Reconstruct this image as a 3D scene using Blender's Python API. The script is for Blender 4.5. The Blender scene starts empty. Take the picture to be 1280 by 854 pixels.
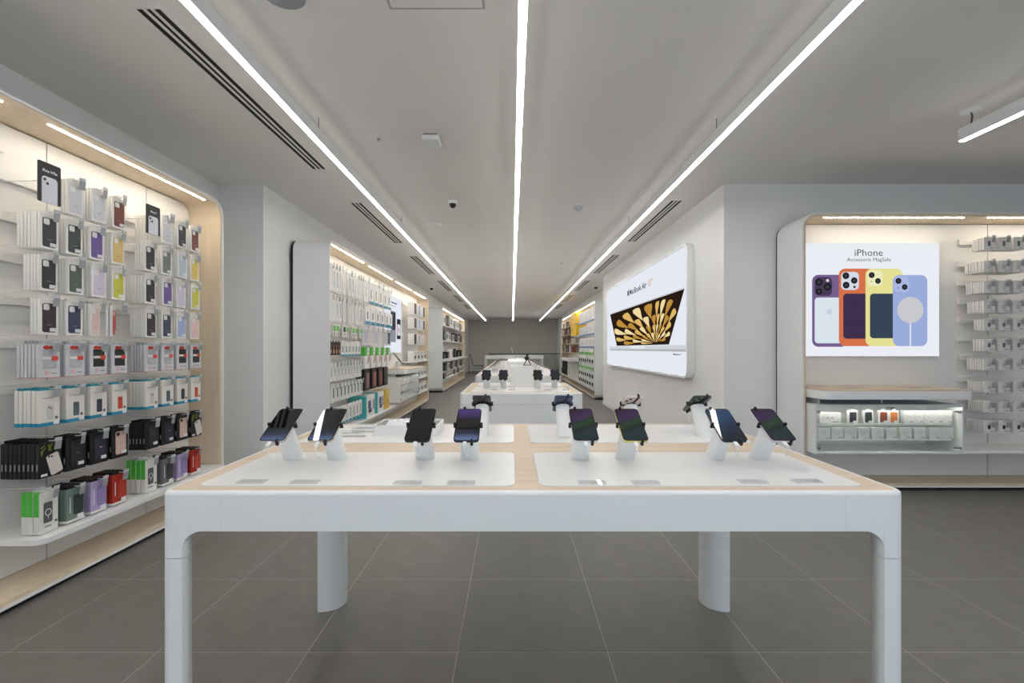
import bpy, bmesh, math, random
from mathutils import Matrix, Vector
random.seed(7)
SC = bpy.context.scene
COL = SC.collection
R = math.radians

# ------------------------------------------------------------------ camera
FPX, CAMH, HOR = 593.0, 1.22, 436.0
cd = bpy.data.cameras.new('camera')
cam = bpy.data.objects.new('camera', cd); COL.objects.link(cam)
cd.sensor_width = 36.0; cd.lens = FPX / 1280 * 36.0
cd.shift_y = (HOR - 427.0) / 1280.0
cd.clip_start = 0.05; cd.clip_end = 200
cam.location = (0, 0, CAMH); cam.rotation_euler = (R(90), 0, 0)
SC.camera = cam

# ------------------------------------------------------------------ light & exposure
SC.view_settings.view_transform = 'Standard'
SC.view_settings.look = 'None'
SC.view_settings.gamma = 1.0
SC.view_settings.use_curve_mapping = False
SC.view_settings.exposure = 0.74
LAMP_E, UP_E, SHELF_E, SIGN_E, DAY_E = 16.0, 0.6, 32.0, 0.55, 0.69
w = bpy.data.worlds.new('daylight'); SC.world = w; w.use_nodes = True
bg = w.node_tree.nodes['Background']
bg.inputs['Color'].default_value = (0.74, 0.87, 1.0, 1); bg.inputs['Strength'].default_value = DAY_E
# portal in the glazed shopfront behind the camera (guides daylight sampling only)
pl = bpy.data.lights.new('shopfront_daylight', 'AREA'); pl.shape = 'RECTANGLE'
pl.size = 7.6; pl.size_y = 2.45; pl.cycles.is_portal = True
po = bpy.data.objects.new('shopfront_daylight', pl); COL.objects.link(po)
po.location = (1.4, -1.98, 1.3); po.rotation_euler = (R(90), 0, 0)

# ------------------------------------------------------------------ helpers
def lin(c):
    c = c / 255.0
    return c / 12.92 if c <= 0.04045 else ((c + 0.055) / 1.055) ** 2.4
def rgb(r, g, b): return (lin(r), lin(g), lin(b), 1.0)

MATS = {}
def mat(name, col, rough=0.5, metal=0.0, noise=0.0, nscale=30.0, bump=0.0, bscale=200.0, spec=0.5,
        coat=0.0, trans=0.0, ior=1.45, emit=None, estr=0.0, stretch=None, alpha=1.0):
    if name in MATS: return MATS[name]
    m = bpy.data.materials.new(name); m.use_nodes = True
    nt = m.node_tree; b = nt.nodes['Principled BSDF']
    c = rgb(*col)
    b.inputs['Base Color'].default_value = c
    b.inputs['Roughness'].default_value = rough
    b.inputs['Metallic'].default_value = metal
    b.inputs['Specular IOR Level'].default_value = spec
    b.inputs['IOR'].default_value = ior
    b.inputs['Transmission Weight'].default_value = trans
    b.inputs['Coat Weight'].default_value = coat
    b.inputs['Alpha'].default_value = alpha
    if emit is not None:
        b.inputs['Emission Color'].default_value = rgb(*emit); b.inputs['Emission Strength'].default_value = estr
    tc = nt.nodes.new('ShaderNodeTexCoord'); src = tc.outputs['Object']
    if stretch:
        mp = nt.nodes.new('ShaderNodeMapping'); mp.inputs['Scale'].default_value = stretch
        nt.links.new(src, mp.inputs['Vector']); src = mp.outputs['Vector']
    if noise > 0:
        n = nt.nodes.new('ShaderNodeTexNoise'); n.inputs['Scale'].default_value = nscale; n.inputs['Detail'].default_value = 4
        nt.links.new(src, n.inputs['Vector'])
        r = nt.nodes.new('ShaderNodeValToRGB')
        e = r.color_ramp.elements
        e[0].position = 0.3; e[1].position = 0.7
        e[0].color = tuple(min(1, x * (1 - noise)) for x in c[:3]) + (1,)
        e[1].color = tuple(min(1, x * (1 + noise)) for x in c[:3]) + (1,)
        nt.links.new(n.outputs['Fac'], r.inputs['Fac']); nt.links.new(r.outputs['Color'], b.inputs['Base Color'])
    if bump > 0:
        n2 = nt.nodes.new('ShaderNodeTexNoise'); n2.inputs['Scale'].default_value = bscale; n2.inputs['Detail'].default_value = 3
        nt.links.new(src, n2.inputs['Vector'])
        bp = nt.nodes.new('ShaderNodeBump'); bp.inputs['Strength'].default_value = bump; bp.inputs['Distance'].default_value = 0.002
        nt.links.new(n2.outputs['Fac'], bp.inputs['Height']); nt.links.new(bp.outputs['Normal'], b.inputs['Normal'])
    MATS[name] = m
    return m
def emis(name, col, s):
    if name in MATS: return MATS[name]
    m = bpy.data.materials.new(name); m.use_nodes = True
    nt = m.node_tree; nt.nodes.clear()
    o = nt.nodes.new('ShaderNodeOutputMaterial'); e = nt.nodes.new('ShaderNodeEmission')
    e.inputs['Color'].default_value = rgb(*col); e.inputs['Strength'].default_value = s
    nt.links.new(e.outputs[0], o.inputs['Surface'])
    MATS[name] = m
    return m
def glassmat(name, tint, refl=0.10):
    if name in MATS: return MATS[name]
    m = bpy.data.materials.new(name); m.use_nodes = True
    nt = m.node_tree; nt.nodes.clear()
    o = nt.nodes.new('ShaderNodeOutputMaterial'); t = nt.nodes.new('ShaderNodeBsdfTransparent'); g = nt.nodes.new('ShaderNodeBsdfGlossy')
    t.inputs['Color'].default_value = tint; g.inputs['Roughness'].default_value = 0.03
    mx = nt.nodes.new('ShaderNodeMixShader'); fr = nt.nodes.new('ShaderNodeLayerWeight'); fr.inputs['Blend'].default_value = 0.5
    pw_ = nt.nodes.new('ShaderNodeMath'); pw_.operation = 'POWER'; pw_.inputs[1].default_value = 5.0; nt.links.new(fr.outputs['Facing'], pw_.inputs[0])
    ma = nt.nodes.new('ShaderNodeMath'); ma.operation = 'MULTIPLY_ADD'; ma.inputs[1].default_value = 0.7; ma.inputs[2].default_value = 0.03; nt.links.new(pw_.outputs[0], ma.inputs[0])
    nt.links.new(ma.outputs[0], mx.inputs[0]); nt.links.new(t.outputs[0], mx.inputs[1]); nt.links.new(g.outputs[0], mx.inputs[2])
    nt.links.new(mx.outputs[0], o.inputs['Surface'])
    MATS[name] = m
    return m
def gradmat(name, stops, axis='Y', lo=-0.08, hi=0.08, estr=0.1, swirl=False):
    """screen picture: colour stops along one object axis, faint screen glow under a glass coat"""
    m = bpy.data.materials.new(name); m.use_nodes = True
    nt = m.node_tree; b = nt.nodes['Principled BSDF']
    tc = nt.nodes.new('ShaderNodeTexCoord'); sp = nt.nodes.new('ShaderNodeSeparateXYZ')
    nt.links.new(tc.outputs['Object'], sp.inputs[0])
    mr = nt.nodes.new('ShaderNodeMapRange'); mr.inputs[1].default_value = lo; mr.inputs[2].default_value = hi
    if swirl:
        ad = nt.nodes.new('ShaderNodeMath'); ad.operation = 'MULTIPLY'; nt.links.new(sp.outputs['X'], ad.inputs[0]); ad.inputs[1].default_value = -0.55
        a2 = nt.nodes.new('ShaderNodeMath'); a2.operation = 'ADD'; nt.links.new(ad.outputs[0], a2.inputs[0]); nt.links.new(sp.outputs[axis], a2.inputs[1])
        nt.links.new(a2.outputs[0], mr.inputs[0])
    else:
        nt.links.new(sp.outputs[axis], mr.inputs[0])
    r = nt.nodes.new('ShaderNodeValToRGB'); els = r.color_ramp.elements
    while len(els) < len(stops): els.new(0.5)
    for e, (p, c) in zip(els, stops): e.position = p; e.color = rgb(*c)
    nt.links.new(mr.outputs[0], r.inputs['Fac'])
    b.inputs['Base Color'].default_value = (0.004, 0.004, 0.005, 1); b.inputs['Roughness'].default_value = 0.02
    b.inputs['Specular IOR Level'].default_value = 0.6
    nt.links.new(r.outputs['Color'], b.inputs['Emission Color']); b.inputs['Emission Strength'].default_value = estr
    MATS[name] = m
    return m

def rrect(x0, z0, x1, z1, r, seg=5):
    """rounded rectangle, r = one radius or (bl, br, tr, tl)"""
    if not isinstance(r, (tuple, list)): r = (r,) * 4
    P = []
    for (cx, cz, rr, a0) in ((x0 + r[0], z0 + r[0], r[0], 180), (x1 - r[1], z0 + r[1], r[1], 270), (x1 - r[2], z1 - r[2], r[2], 0), (x0 + r[3], z1 - r[3], r[3], 90)):
        if rr <= 1e-6: P.append((cx, cz)); continue
        for k in range(seg + 1):
            a = R(a0 + 90.0 * k / seg); P.append((cx + rr * math.cos(a), cz + rr * math.sin(a)))
    return P
def circ(cx, cz, r, n=20, rz=None):
    return [(cx + r * math.cos(2 * math.pi * k / n), cz + (rz or r) * math.sin(2 * math.pi * k / n)) for k in range(n)]

class MB:
    def __init__(s): s.v = []; s.f = []
    def add(s, vs, fs):
        b = len(s.v); s.v += vs; s.f += [tuple(b + i for i in f) for f in fs]; return s
    def box(s, x0, y0, z0, x1, y1, z1):
        return s.add([(x0, y0, z0), (x1, y0, z0), (x1, y1, z0), (x0, y1, z0), (x0, y0, z1), (x1, y0, z1), (x1, y1, z1), (x0, y1, z1)],
                     [(0, 3, 2, 1), (4, 5, 6, 7), (0, 1, 5, 4), (1, 2, 6, 5), (2, 3, 7, 6), (3, 0, 4, 7)])
    def prism(s, poly, a0, a1, axis='y'):
        n = len(poly)
        def P(p, a): return (p[0], a, p[1]) if axis == 'y' else ((p[0], p[1], a) if axis == 'z' else (a, p[0], p[1]))
        return s.add([P(p, a0) for p in poly] + [P(p, a1) for p in poly],
                     [tuple(range(n)), tuple(range(2 * n - 1, n - 1, -1))] + [(i, (i + 1) % n, n + (i + 1) % n, n + i) for i in range(n)])
    def ring(s, o, i, a0, a1, axis='y'):
        n = len(o)
        def P(p, a): return (p[0], a, p[1]) if axis == 'y' else ((p[0], p[1], a) if axis == 'z' else (a, p[0], p[1]))
        vs = [P(p, a0) for p in o] + [P(p, a0) for p in i] + [P(p, a1) for p in o] + [P(p, a1) for p in i]
        fs = []
        for k in range(n):
            j = (k + 1) % n
            fs += [(k, j, n + j, n + k), (2 * n + k, 3 * n + k, 3 * n + j, 2 * n + j), (k, 2 * n + k, 2 * n + j, j), (n + k, n + j, 3 * n + j, 3 * n + k)]
        return s.add(vs, fs)
    def slab(s, x0, z0, x1, z1, r, y0, y1, c=0.002, axis='y', seg=5):
        """rounded slab with a chamfer on the y0 side"""
        A = rrect(x0 + c, z0 + c, x1 - c, z1 - c, max(r - c, 1e-7 if r <= 0 else 0.0005), seg); B = rrect(x0, z0, x1, z1, max(r, 0.0005), seg)
        A = rrect(x0 + c, z0 + c, x1 - c, z1 - c, max(r - c, 0.0005), seg)
        n = len(A); dy = c if y1 > y0 else -c
        def P(p, a): return (p[0], a, p[1]) if axis == 'y' else ((p[0], p[1], a) if axis == 'z' else (a, p[0], p[1]))
        vs = [P(p, y0) for p in A] + [P(p, y0 + dy) for p in B] + [P(p, y1) for p in B]
        fs = [tuple(range(n)), tuple(range(3 * n - 1, 2 * n - 1, -1))]
        for l in (0, 1):
            fs += [(l * n + i, l * n + (i + 1) % n, (l + 1) * n + (i + 1) % n, (l + 1) * n + i) for i in range(n)]
        return s.add(vs, fs)
    def tube(s, pts, r, n=8):
        pts = [Vector(p) for p in pts]; rs = r if isinstance(r, (list, tuple)) else [r] * len(pts)
        vs = []; prev = None
        for k, p in enumerate(pts):
            t = (pts[min(k + 1, len(pts) - 1)] - pts[max(k - 1, 0)]).normalized()
            if prev is None:
                a = Vector((0, 0, 1)) if abs(t.z) < 0.9 else Vector((1, 0, 0)); u = t.cross(a).normalized()
            else:
                u = (prev - t * prev.dot(t)).normalized()
            prev = u; q = t.cross(u)
            for i in range(n):
                a = 2 * math.pi * i / n; vs.append(tuple(p + (u * math.cos(a) + q * math.sin(a)) * rs[k]))
        fs = [tuple(range(n)), tuple(range(len(vs) - 1, len(vs) - n - 1, -1))]
        for k in range(len(pts) - 1):
            fs += [(k * n + i, k * n + (i + 1) % n, (k + 1) * n + (i + 1) % n, (k + 1) * n + i) for i in range(n)]
        return s.add(vs, fs)
    def lathe(s, prof, c=(0, 0, 0), n=20):
        vs = []; m = len(prof)
        for (r, z) in prof:
            for i in range(n):
                a = 2 * math.pi * i / n; vs.append((c[0] + r * math.cos(a), c[1] + r * math.sin(a), c[2] + z))
        fs = [tuple(range(n)), tuple(range(m * n - 1, (m - 1) * n - 1, -1))]
        for k in range(m - 1):
            fs += [(k * n + i, k * n + (i + 1) % n, (k + 1) * n + (i + 1) % n, (k + 1) * n + i) for i in range(n)]
        return s.add(vs, fs)
    def mesh(s, name, m, smooth=True):
        me = bpy.data.meshes.new(name); me.from_pydata(s.v, [], s.f)
        bm = bmesh.new(); bm.from_mesh(me); bmesh.ops.recalc_face_normals(bm, faces=bm.faces); bm.to_mesh(me); bm.free()
        if m: me.materials.append(m)
        if smooth:
            me.polygons.foreach_set('use_smooth', [True] * len(me.polygons)); me.set_sharp_from_angle(angle=R(32))
        return me
    def build(s, name, m, parent=None, smooth=True, bevel=0.0):
        o = bpy.data.objects.new(name, s.mesh(name, m, smooth)); COL.objects.link(o)
        if parent is not None: o.parent = parent
        if bevel:
            bv = o.modifiers.new('bevel', 'BEVEL'); bv.width = bevel; bv.segments = 3; bv.limit_method = 'ANGLE'; bv.angle_limit = R(50)
        return o
def inst(name, me, parent=None):
    o = bpy.data.objects.new(name, me); COL.objects.link(o)
    if parent is not None: o.parent = parent
    return o
def tag(o, label=None, cat=None, group=None, kind=None):
    if label: o['label'] = label
    if cat: o['category'] = cat
    if group: o['group'] = group
    if kind: o['kind'] = kind
    return o
def thing(name, label, cat, M=None, group=None):
    o = bpy.data.objects.new(name, None); COL.objects.link(o); o.empty_display_size = 0.02
    if M is not None: o.matrix_world = M
    return tag(o, label, cat, group)
def struct(o): o['kind'] = 'structure'; return o
def dup(o, parent=None):
    c = o.copy(); COL.objects.link(c)
    if parent is not None: c.parent = parent
    for ch in o.children: dup(ch, c)
    return c
TCACHE = {}
def text_obj(txt, size, m, parent, x, z, y, align='CENTER', depth=0.0004, name='lettering', width=None, flatz=False, bold=0.0):
    """text standing in the local xz plane (or lying in xy) as a thin mesh"""
    key = (txt, size, m.name, align, bold)
    if key not in TCACHE:
        c = bpy.data.curves.new('t', 'FONT'); c.body = txt; c.size = size; c.align_x = align; c.resolution_u = 2; c.offset = bold
        t = bpy.data.objects.new('t', c); COL.objects.link(t)
        dg = bpy.context.evaluated_depsgraph_get(); me = bpy.data.meshes.new_from_object(t.evaluated_get(dg))
        bpy.data.objects.remove(t); bpy.data.curves.remove(c)
        me.materials.clear(); me.materials.append(m); TCACHE[key] = me
    o = inst(name, TCACHE[key], parent)
    o.location = (x, y, z)
    if not flatz: o.rotation_euler = (R(90), 0, 0)
    if width:
        xs = [v.co.x for v in TCACHE[key].vertices]; s_ = width / max(1e-6, max(xs) - min(xs)); o.scale = (s_, 1, 1)
    return o
ORD = ['first', 'second', 'third', 'fourth', 'fifth', 'sixth', 'seventh', 'eighth', 'ninth', 'tenth', 'eleventh', 'twelfth', 'thirteenth', 'fourteenth']
def T(x, y, z, rz=0): return Matrix.Translation((x, y, z)) @ Matrix.Rotation(rz, 4, 'Z')

# ------------------------------------------------------------------ materials
WALL = mat('wall_paint', (236, 235, 233), 0.8, noise=0.012, nscale=3, bump=0.04, bscale=300)
CEIL = mat('ceiling_paint', (236, 233, 229), 0.85, noise=0.01, nscale=2)
UPLAMP = emis('lamp_uplight', (255, 250, 243), UP_E)
WHITE = mat('white_lacquer', (238, 239, 239), 0.38, noise=0.006, nscale=8)
PANEL = mat('white_panel', (238, 236, 233), 0.5, noise=0.006, nscale=6)
MATTOP = mat('white_mat', (231, 230, 229), 0.32, noise=0.006, nscale=8)
WOOD = mat('light_oak', (217, 197, 174), 0.5, noise=0.07, nscale=5, stretch=(0.6, 9, 9), bump=0.05, bscale=60)
WOODV = mat('light_oak_liner', (226, 208, 182), 0.5, noise=0.06, nscale=4, stretch=(6, 6, 0.5), bump=0.05, bscale=40)
DARK = mat('shadow_black', (18, 18, 19), 0.7)
BLACK = mat('black_plastic', (16, 16, 17), 0.4)
TILE = mat('floor_tile', (118, 115, 111), 0.48, noise=0.07, nscale=9, bump=0.06, bscale=120, spec=0.45)
GROUT = mat('grout', (168, 164, 158), 0.9)
STEEL = mat('steel', (190, 190, 190), 0.25, metal=1.0)
DSTEEL = mat('dark_steel', (90, 88, 86), 0.4, metal=0.6)
GLASS = glassmat('clear_glass', (0.975, 0.99, 0.985, 1))
ACRYL = glassmat('acrylic', (0.95, 0.955, 0.96, 1))
LAMP = emis('lamp_diffuser', (253, 252, 250), LAMP_E)
SHLAMP = emis('shelf_led', (255, 241, 220), SHELF_E)
GREYTAG = mat('grey_tag', (158, 161, 164), 0.35)
CLEARTAG = mat('tag_clip', (205, 207, 208), 0.25)
WIRE = mat('white_wire', (222, 221, 218), 0.35)
CARD = mat('white_card', (236, 234, 230), 0.45)
INK = mat('dark_ink', (48, 48, 52), 0.5)
INKG = mat('grey_ink', (140, 140, 142), 0.5)
_cm = {}
def col(r, g, b, rough=0.45):
    k = (r, g, b, rough)
    if k not in _cm: _cm[k] = mat('tone_%d_%d_%d' % (r, g, b) + ('' if rough == 0.45 else '_%d' % int(rough * 100)), (r, g, b), rough)
    return _cm[k]
def pr(r, g, b): return emis('print_%d_%d_%d' % (r, g, b), (r, g, b), SIGN_E)

# ------------------------------------------------------------------ the room
ZC = 2.776
XL1, XL2, XR1, XR2 = -2.79, -2.36, 2.0, 2.40
YB, YF = 25.6, -2.0
TS = 0.603
fl = MB().box(-2.95, YF, -0.06, 6.1, YB + 0.1, -0.0005).build('floor', GROUT); struct(fl)
x_lines = [-0.2185 + TS * k for k in range(-5, 11)]
y_lines = [1.906 + TS * k for k in range(-7, 40)]
tile_me = MB().slab(0, 0, TS - 0.004, TS - 0.004, 0.001, 0.0, -0.008, 0.0003, axis='z', seg=1).mesh('tile', TILE)
rest = MB(); n_t = 0
for j, y in enumerate(y_lines):
    if y > YB: break
    for i, x in enumerate(x_lines):
        if x > 5.9: continue
        if y < 8.2 and n_t < 290 and y > -0.1:
            o = inst('tile', tile_me, fl); o.location = (x + 0.002, y + 0.002, 0); n_t += 1
        else:
            rest.box(x + 0.002, y + 0.002, -0.008, x + TS - 0.002, y + TS - 0.002, 0)
ro = rest.build('tile_field', TILE, fl, smooth=False); ro['kind'] = 'stuff'

struct(MB().box(-2.95, YF, ZC, 6.1, YB + 0.1, ZC + 0.1).build('ceiling', CEIL))
struct(MB().box(XL1 - 0.15, YF, 0, XL1, 4.5, ZC).build('wall_left', WALL))
struct(MB().box(XL2 - 0.6, 4.5, 0, XL2, YB, ZC).build('wall_left_rear', WALL))
struct(MB().box(-2.95, YB, 0, 2.9, YB + 0.1, ZC).build('wall_back', mat('back_wall_paint', (216, 213, 206), 0.8, noise=0.012, nscale=2)))
struct(MB().box(XR1, 4.48, 0, 6.1, 10.4, ZC).build('wall_right', WALL))
struct(MB().box(XR2, 10.4, 0, 3.0, YB, ZC).build('wall_right_rear', WALL))
struct(MB().box(6.0, YF, 0, 6.1, 4.48, ZC).build('wall_right_end', WALL))
struct(MB().box(XR1 - 0.012, 4.468, 0, XR1, 10.412, 0.085).build('baseboard_right', WHITE, bevel=0.003))
struct(MB().box(XL2, 4.49, 0, XL2 + 0.012, 5.0, 0.085).build('baseboard_left', WHITE, bevel=0.003))
struct(MB().box(XL2 , 19.4, 0, XL2 + 0.012, YB, 0.085).build('baseboard_left_rear', WHITE))
struct(MB().box(XR2 - 0.012, 18.9, 0, XR2, YB, 0.085).build('baseboard_right_rear', WHITE))
struct(MB().box(XL2, YB - 0.012, 0, XR2, YB, 0.085).build('baseboard_back', WHITE))
# shopfront behind the camera: header, side piers, mullions
sf = MB().box(-2.95, YF - 0.15, 2.5, 6.1, YF, ZC).box(-2.95, YF - 0.15, 0, -2.45, YF, 2.5).box(5.3, YF - 0.15, 0, 6.1, YF, 2.5)
struct(sf.build('wall_front', WALL))

# ------------------------------------------------------------------ ceiling lamps and fittings
def line_lamp(X, y0, y1, label, wires):
    zb, zt, hw = 2.60, 2.685, 0.019
    t = thing('linear_ceiling_lamp', label, 'lamp', T(X, y0, 0), 'linear lamps under the ceiling')
    L = y1 - y0
    MB().box(-hw, 0, zb + 0.006, hw, L, zt).build('housing', WHITE, t, smooth=False)
    d = MB(); n = max(1, int(L / 0.8))
    for k in range(n):
        a, b = 0.004 + (L - 0.008) * k / n, 0.004 + (L - 0.008) * (k + 1) / n
        d.box(-hw + 0.003, a, zb, hw - 0.003, b, zb + 0.0055)
    d.build('diffuser', LAMP, t, smooth=False)
    u_ = MB()
    for k in range(n): u_.box(-hw + 0.004, L * k / n + 0.01, zt, hw - 0.004, L * (k + 1) / n, zt + 0.002)
    u_.build('upper_diffuser', UPLAMP, t, smooth=False)
    for y in wires:
        wq = MB().tube([(0, y - y0, zt), (0, y - y0, ZC - 0.002)], 0.0022, 6).build('suspension_wire', DSTEEL, t)
        MB().lathe([(0.0, 0), (0.012, 0), (0.012, -0.006), (0.0, -0.006)], (0, y - y0, ZC), 10).build('ceiling_cap', WHITE, wq)
    return t
wl = [0.8 + 2.39 * k for k in range(10)]
line_lamp(-1.30, -1.6, 23.4, 'long left linear lamp hanging beside the slotted air vents', wl)
line_lamp(0.045, -1.6, 23.4, 'long middle linear lamp hanging above the display tables', wl)
line_lamp(1.375, -1.6, 23.4, 'long right linear lamp passing above the large wall light box', wl)
t = line_lamp(3.0, -1.6, 3.17, 'short linear lamp ending near the top right corner', [0.5])
wq = MB().tube([(0, 4.70, 2.685), (0.008, 4.70, 2.74), (0, 4.70, ZC - 0.01)], 0.005, 6).build('hanger', DSTEEL, t)
MB().lathe([(0.0, 0), (0.058, 0), (0.055, -0.008), (0.02, -0.012), (0.0, -0.012)], (0, 4.70, ZC), 24).build('ceiling_rose', WHITE, t)

def vent(X, y0, y1, label):
    t = thing('ceiling_vent', label, 'air vent', T(X, y0, ZC), 'slot vents in the ceiling')
    L = y1 - y0; W = 0.068
    MB().ring([(-W, 0), (W, 0), (W, L), (-W, L)], [(-W + 0.013, 0.012), (W - 0.013, 0.012), (W - 0.013, L - 0.012), (-W + 0.013, L - 0.012)], -0.004, 0.0, 'z').build('frame', CEIL, t, smooth=False)
    MB().box(-W + 0.01, 0.01, -0.0012, W - 0.01, L - 0.01, -0.0002).build('dark_duct', DARK, t, smooth=False)
    for k in range(2):
        x = -0.018 + 0.036 * k
        MB().box(x - 0.008, 0.01, -0.004, x + 0.008, L - 0.01, -0.0011).build('blade', CEIL, t, smooth=False)
for k, y in enumerate([2.156, 5.04, 7.95, 10.85, 13.75, 16.65]):
    vent(-1.665, y, y + 1.96, ORD[k] + ' slotted air vent from the camera beside the left lamp')
for k, y in enumerate([4.96, 7.85, 10.8, 13.7, 16.6]):
    vent(1.73, y, y + 1.94, ORD[k] + ' slotted air vent from the camera beside the right lamp')
def disc(X, Y, r, label, name='ceiling_speaker', m=None):
    t = thing(name, label, 'speaker', T(X, Y, ZC))
    MB().lathe([(0, 0), (r, 0), (r * 0.98, -0.008), (r * 0.90, -0.010), (0, -0.010)], (0, 0, 0), 32).build('rim', WHITE, t)
    MB().lathe([(0, -0.0098), (r * 0.88, -0.0098), (r * 0.86, -0.012), (0, -0.013)], (0, 0, 0), 32).build('grille', m or col(150, 152, 156), t)
disc(-1.0, 2.07, 0.105, 'round grey ceiling speaker cut by the top of the frame')
disc(-0.98, 5.95, 0.10, 'round white ceiling speaker beyond the dome camera', m=CEIL)
t = thing('access_panel', 'square access hatch flush in the ceiling at top centre', 'hatch', T(-0.548, 1.75, ZC))
MB().slab(0, 0, 0.413, 0.41, 0.004, -0.0045, 0.0, 0.001, axis='z', seg=1).build('panel', CEIL, t)
MB().ring(rrect(-0.012, -0.012, 0.425, 0.422, 0.002, 1), rrect(0.003, 0.003, 0.41, 0.407, 0.002, 1), -0.002, 0.0, 'z').build('trim_frame', col(180, 178, 175), t)
t = thing('wireless_access_point', 'square white box fixed flat to the ceiling left of centre', 'sensor', T(-0.655, 3.42, ZC))
MB().slab(0, 0, 0.125, 0.18, 0.012, -0.045, -0.012, 0.006, axis='z').build('cover', WHITE, t)
MB().box(0.012, 0.012, -0.014, 0.113, 0.168, 0).build('base', DSTEEL, t)
MB().lathe([(0, -0.0455), (0.006, -0.0455), (0.006, -0.0445), (0, -0.0445)], (0.062, 0.14, 0), 10).build('indicator', INKG, t)
def dome(X, Y, label, s=1.0):
    t = thing('dome_camera', label, 'camera', T(X, Y, ZC), 'dome cameras on the ceiling')
    MB().lathe([(0, 0), (0.05 * s, 0), (0.05 * s, -0.014 * s), (0.036 * s, -0.03 * s), (0, -0.03 * s)], (0, 0, 0), 20).build('base', WHITE, t)
    MB().lathe([(0.034 * s, -0.028 * s), (0.034 * s, -0.045 * s), (0.026 * s, -0.062 * s), (0.012 * s, -0.072 * s), (0, -0.074 * s)], (0, 0, 0), 20).build('lens_dome', BLACK, t)
dome(-0.625, 5.0, 'small black dome camera on the ceiling left of the middle lamp')
dome(-2.02, 11.9, 'small black dome camera above the second left shelf unit', 1.2)
dome(2.07, 11.7, 'small black dome camera above the right wall light box', 1.2)
t = thing('smoke_detector', 'white cone smoke detector on the ceiling right of middle lamp', 'detector', T(0.715, 5.12, ZC))
MB().lathe([(0, 0), (0.062, 0), (0.062, -0.02), (0, -0.02)]).build('base', WHITE, t)
MB().lathe([(0.055, -0.019), (0.05, -0.04), (0.022, -0.07), (0, -0.075)]).build('sensor_cone', mat('detector_grey', (200, 200, 200), 0.5), t)
for k, (X, Y) in enumerate([(-0.99, 3.52), (0.9, 8.6)]):
    t = thing('sprinkler_head', ['tiny sprinkler head on the ceiling left of square white box', 'tiny sprinkler head on the ceiling right of middle lamp, far'][k], 'sprinkler', T(X, Y, ZC))
    MB().lathe([(0, 0), (0.016, 0), (0.014, -0.004), (0, -0.004)]).build('plate', STEEL, t)
    MB().lathe([(0, -0.003), (0.004, -0.003), (0.004, -0.016), (0.009, -0.018), (0, -0.019)]).build('nozzle', STEEL, t)
for k, (px) in enumerate([586, 626, 655, 684]):
    X = (px - 640) * 24.3 / FPX
    t = thing('downlight', ORD[k] + ' round downlight from the left near the back wall', 'lamp', T(X, 24.3, ZC), 'downlights at the back wall')
    MB().lathe([(0.055, 0), (0.085, 0), (0.085, -0.006), (0.06, -0.01), (0.055, -0.01)], n=20).build('trim_ring', WHITE, t)
    MB().lathe([(0, -0.003), (0.055, -0.003), (0.055, -0.006), (0, -0.006)], n=20).build('lens', emis('downlight_glow', (255, 246, 230), 480.0), t)

# ------------------------------------------------------------------ wall display units
# local frame: x = along the unit, y = into the wall (front edge at y 0), z = up
ZT = 2.39
CAB_E = 11.0
def unit(label, L, M, lights, joints, depth=0.41, panel_y=0.25, rails=()):
    U = thing('wall_display_unit', label, 'shelf unit', M, 'built in wall display units')
    z0 = 0.028; a = 0.012; b = 0.034
    MB().ring(rrect(0, z0, L, ZT, 0.13, 8), rrect(a, z0 + a, L - a, ZT - a, 0.118, 8), 0, depth - 0.022).build('frame', WHITE, U)
    MB().ring(rrect(0.004, z0 + 0.004, L - 0.004, ZT - 0.004, 0.126, 8), rrect(b, z0 + b, L - b, ZT - b, 0.096, 8), depth - 0.0215, depth).build('shadow_gap', DARK, U)
    MB().box(0.03, 0.03, 0, L - 0.03, depth - 0.03, z0 + 0.001).build('toe_kick', DARK, U)
    MB().ring(rrect(a + 0.0005, z0 + a + 0.0005, L - a - 0.0005, ZT - a - 0.0005, 0.1175, 8), rrect(b, z0 + b, L - b, ZT - b, 0.096, 8), 0.006, panel_y + 0.03).build('oak_liner', WOODV, U)
    MB().prism(rrect(b + 0.001, z0 + b + 0.001, L - b - 0.001, ZT - b - 0.001, 0.095, 8), panel_y + 0.012, panel_y + 0.028).build('backing', DARK, U)
    xs = [b + 0.006] + list(joints) + [L - b - 0.006]
    for k in range(len(xs) - 1):
        l, r_ = xs[k] + (0.004 if k else 0), xs[k + 1] - (0.004 if k < len(xs) - 2 else 0)
        rr = (0.09 if k == 0 else 0.001, 0.09 if k == len(xs) - 2 else 0.001, 0.09 if k == len(xs) - 2 else 0.001, 0.09 if k == 0 else 0.001)
        MB().prism(rrect(l, z0 + b + 0.004, r_, ZT - b - 0.006, rr, 6), panel_y, panel_y + 0.0115).build('back_panel', PANEL, U)
    for (x0, x1) in lights:
        d = MB(); n = max(1, int((x1 - x0) / 0.5))
        for k in range(n): d.box(x0 + (x1 - x0) * k / n, 0.030, ZT - b - 0.002, x0 + (x1 - x0) * (k + 1) / n, 0.043, ZT - b + 0.002)
        d.build('light_strip', SHLAMP, U, smooth=False)
    for (x0, x1, z) in rails:
        MB().box(x0, panel_y - 0.022, z - 0.042, x1, panel_y - 0.0005, z + 0.010).build('hook_rail', PANEL, U, bevel=0.002)
    return U
TAGM = {}
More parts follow.
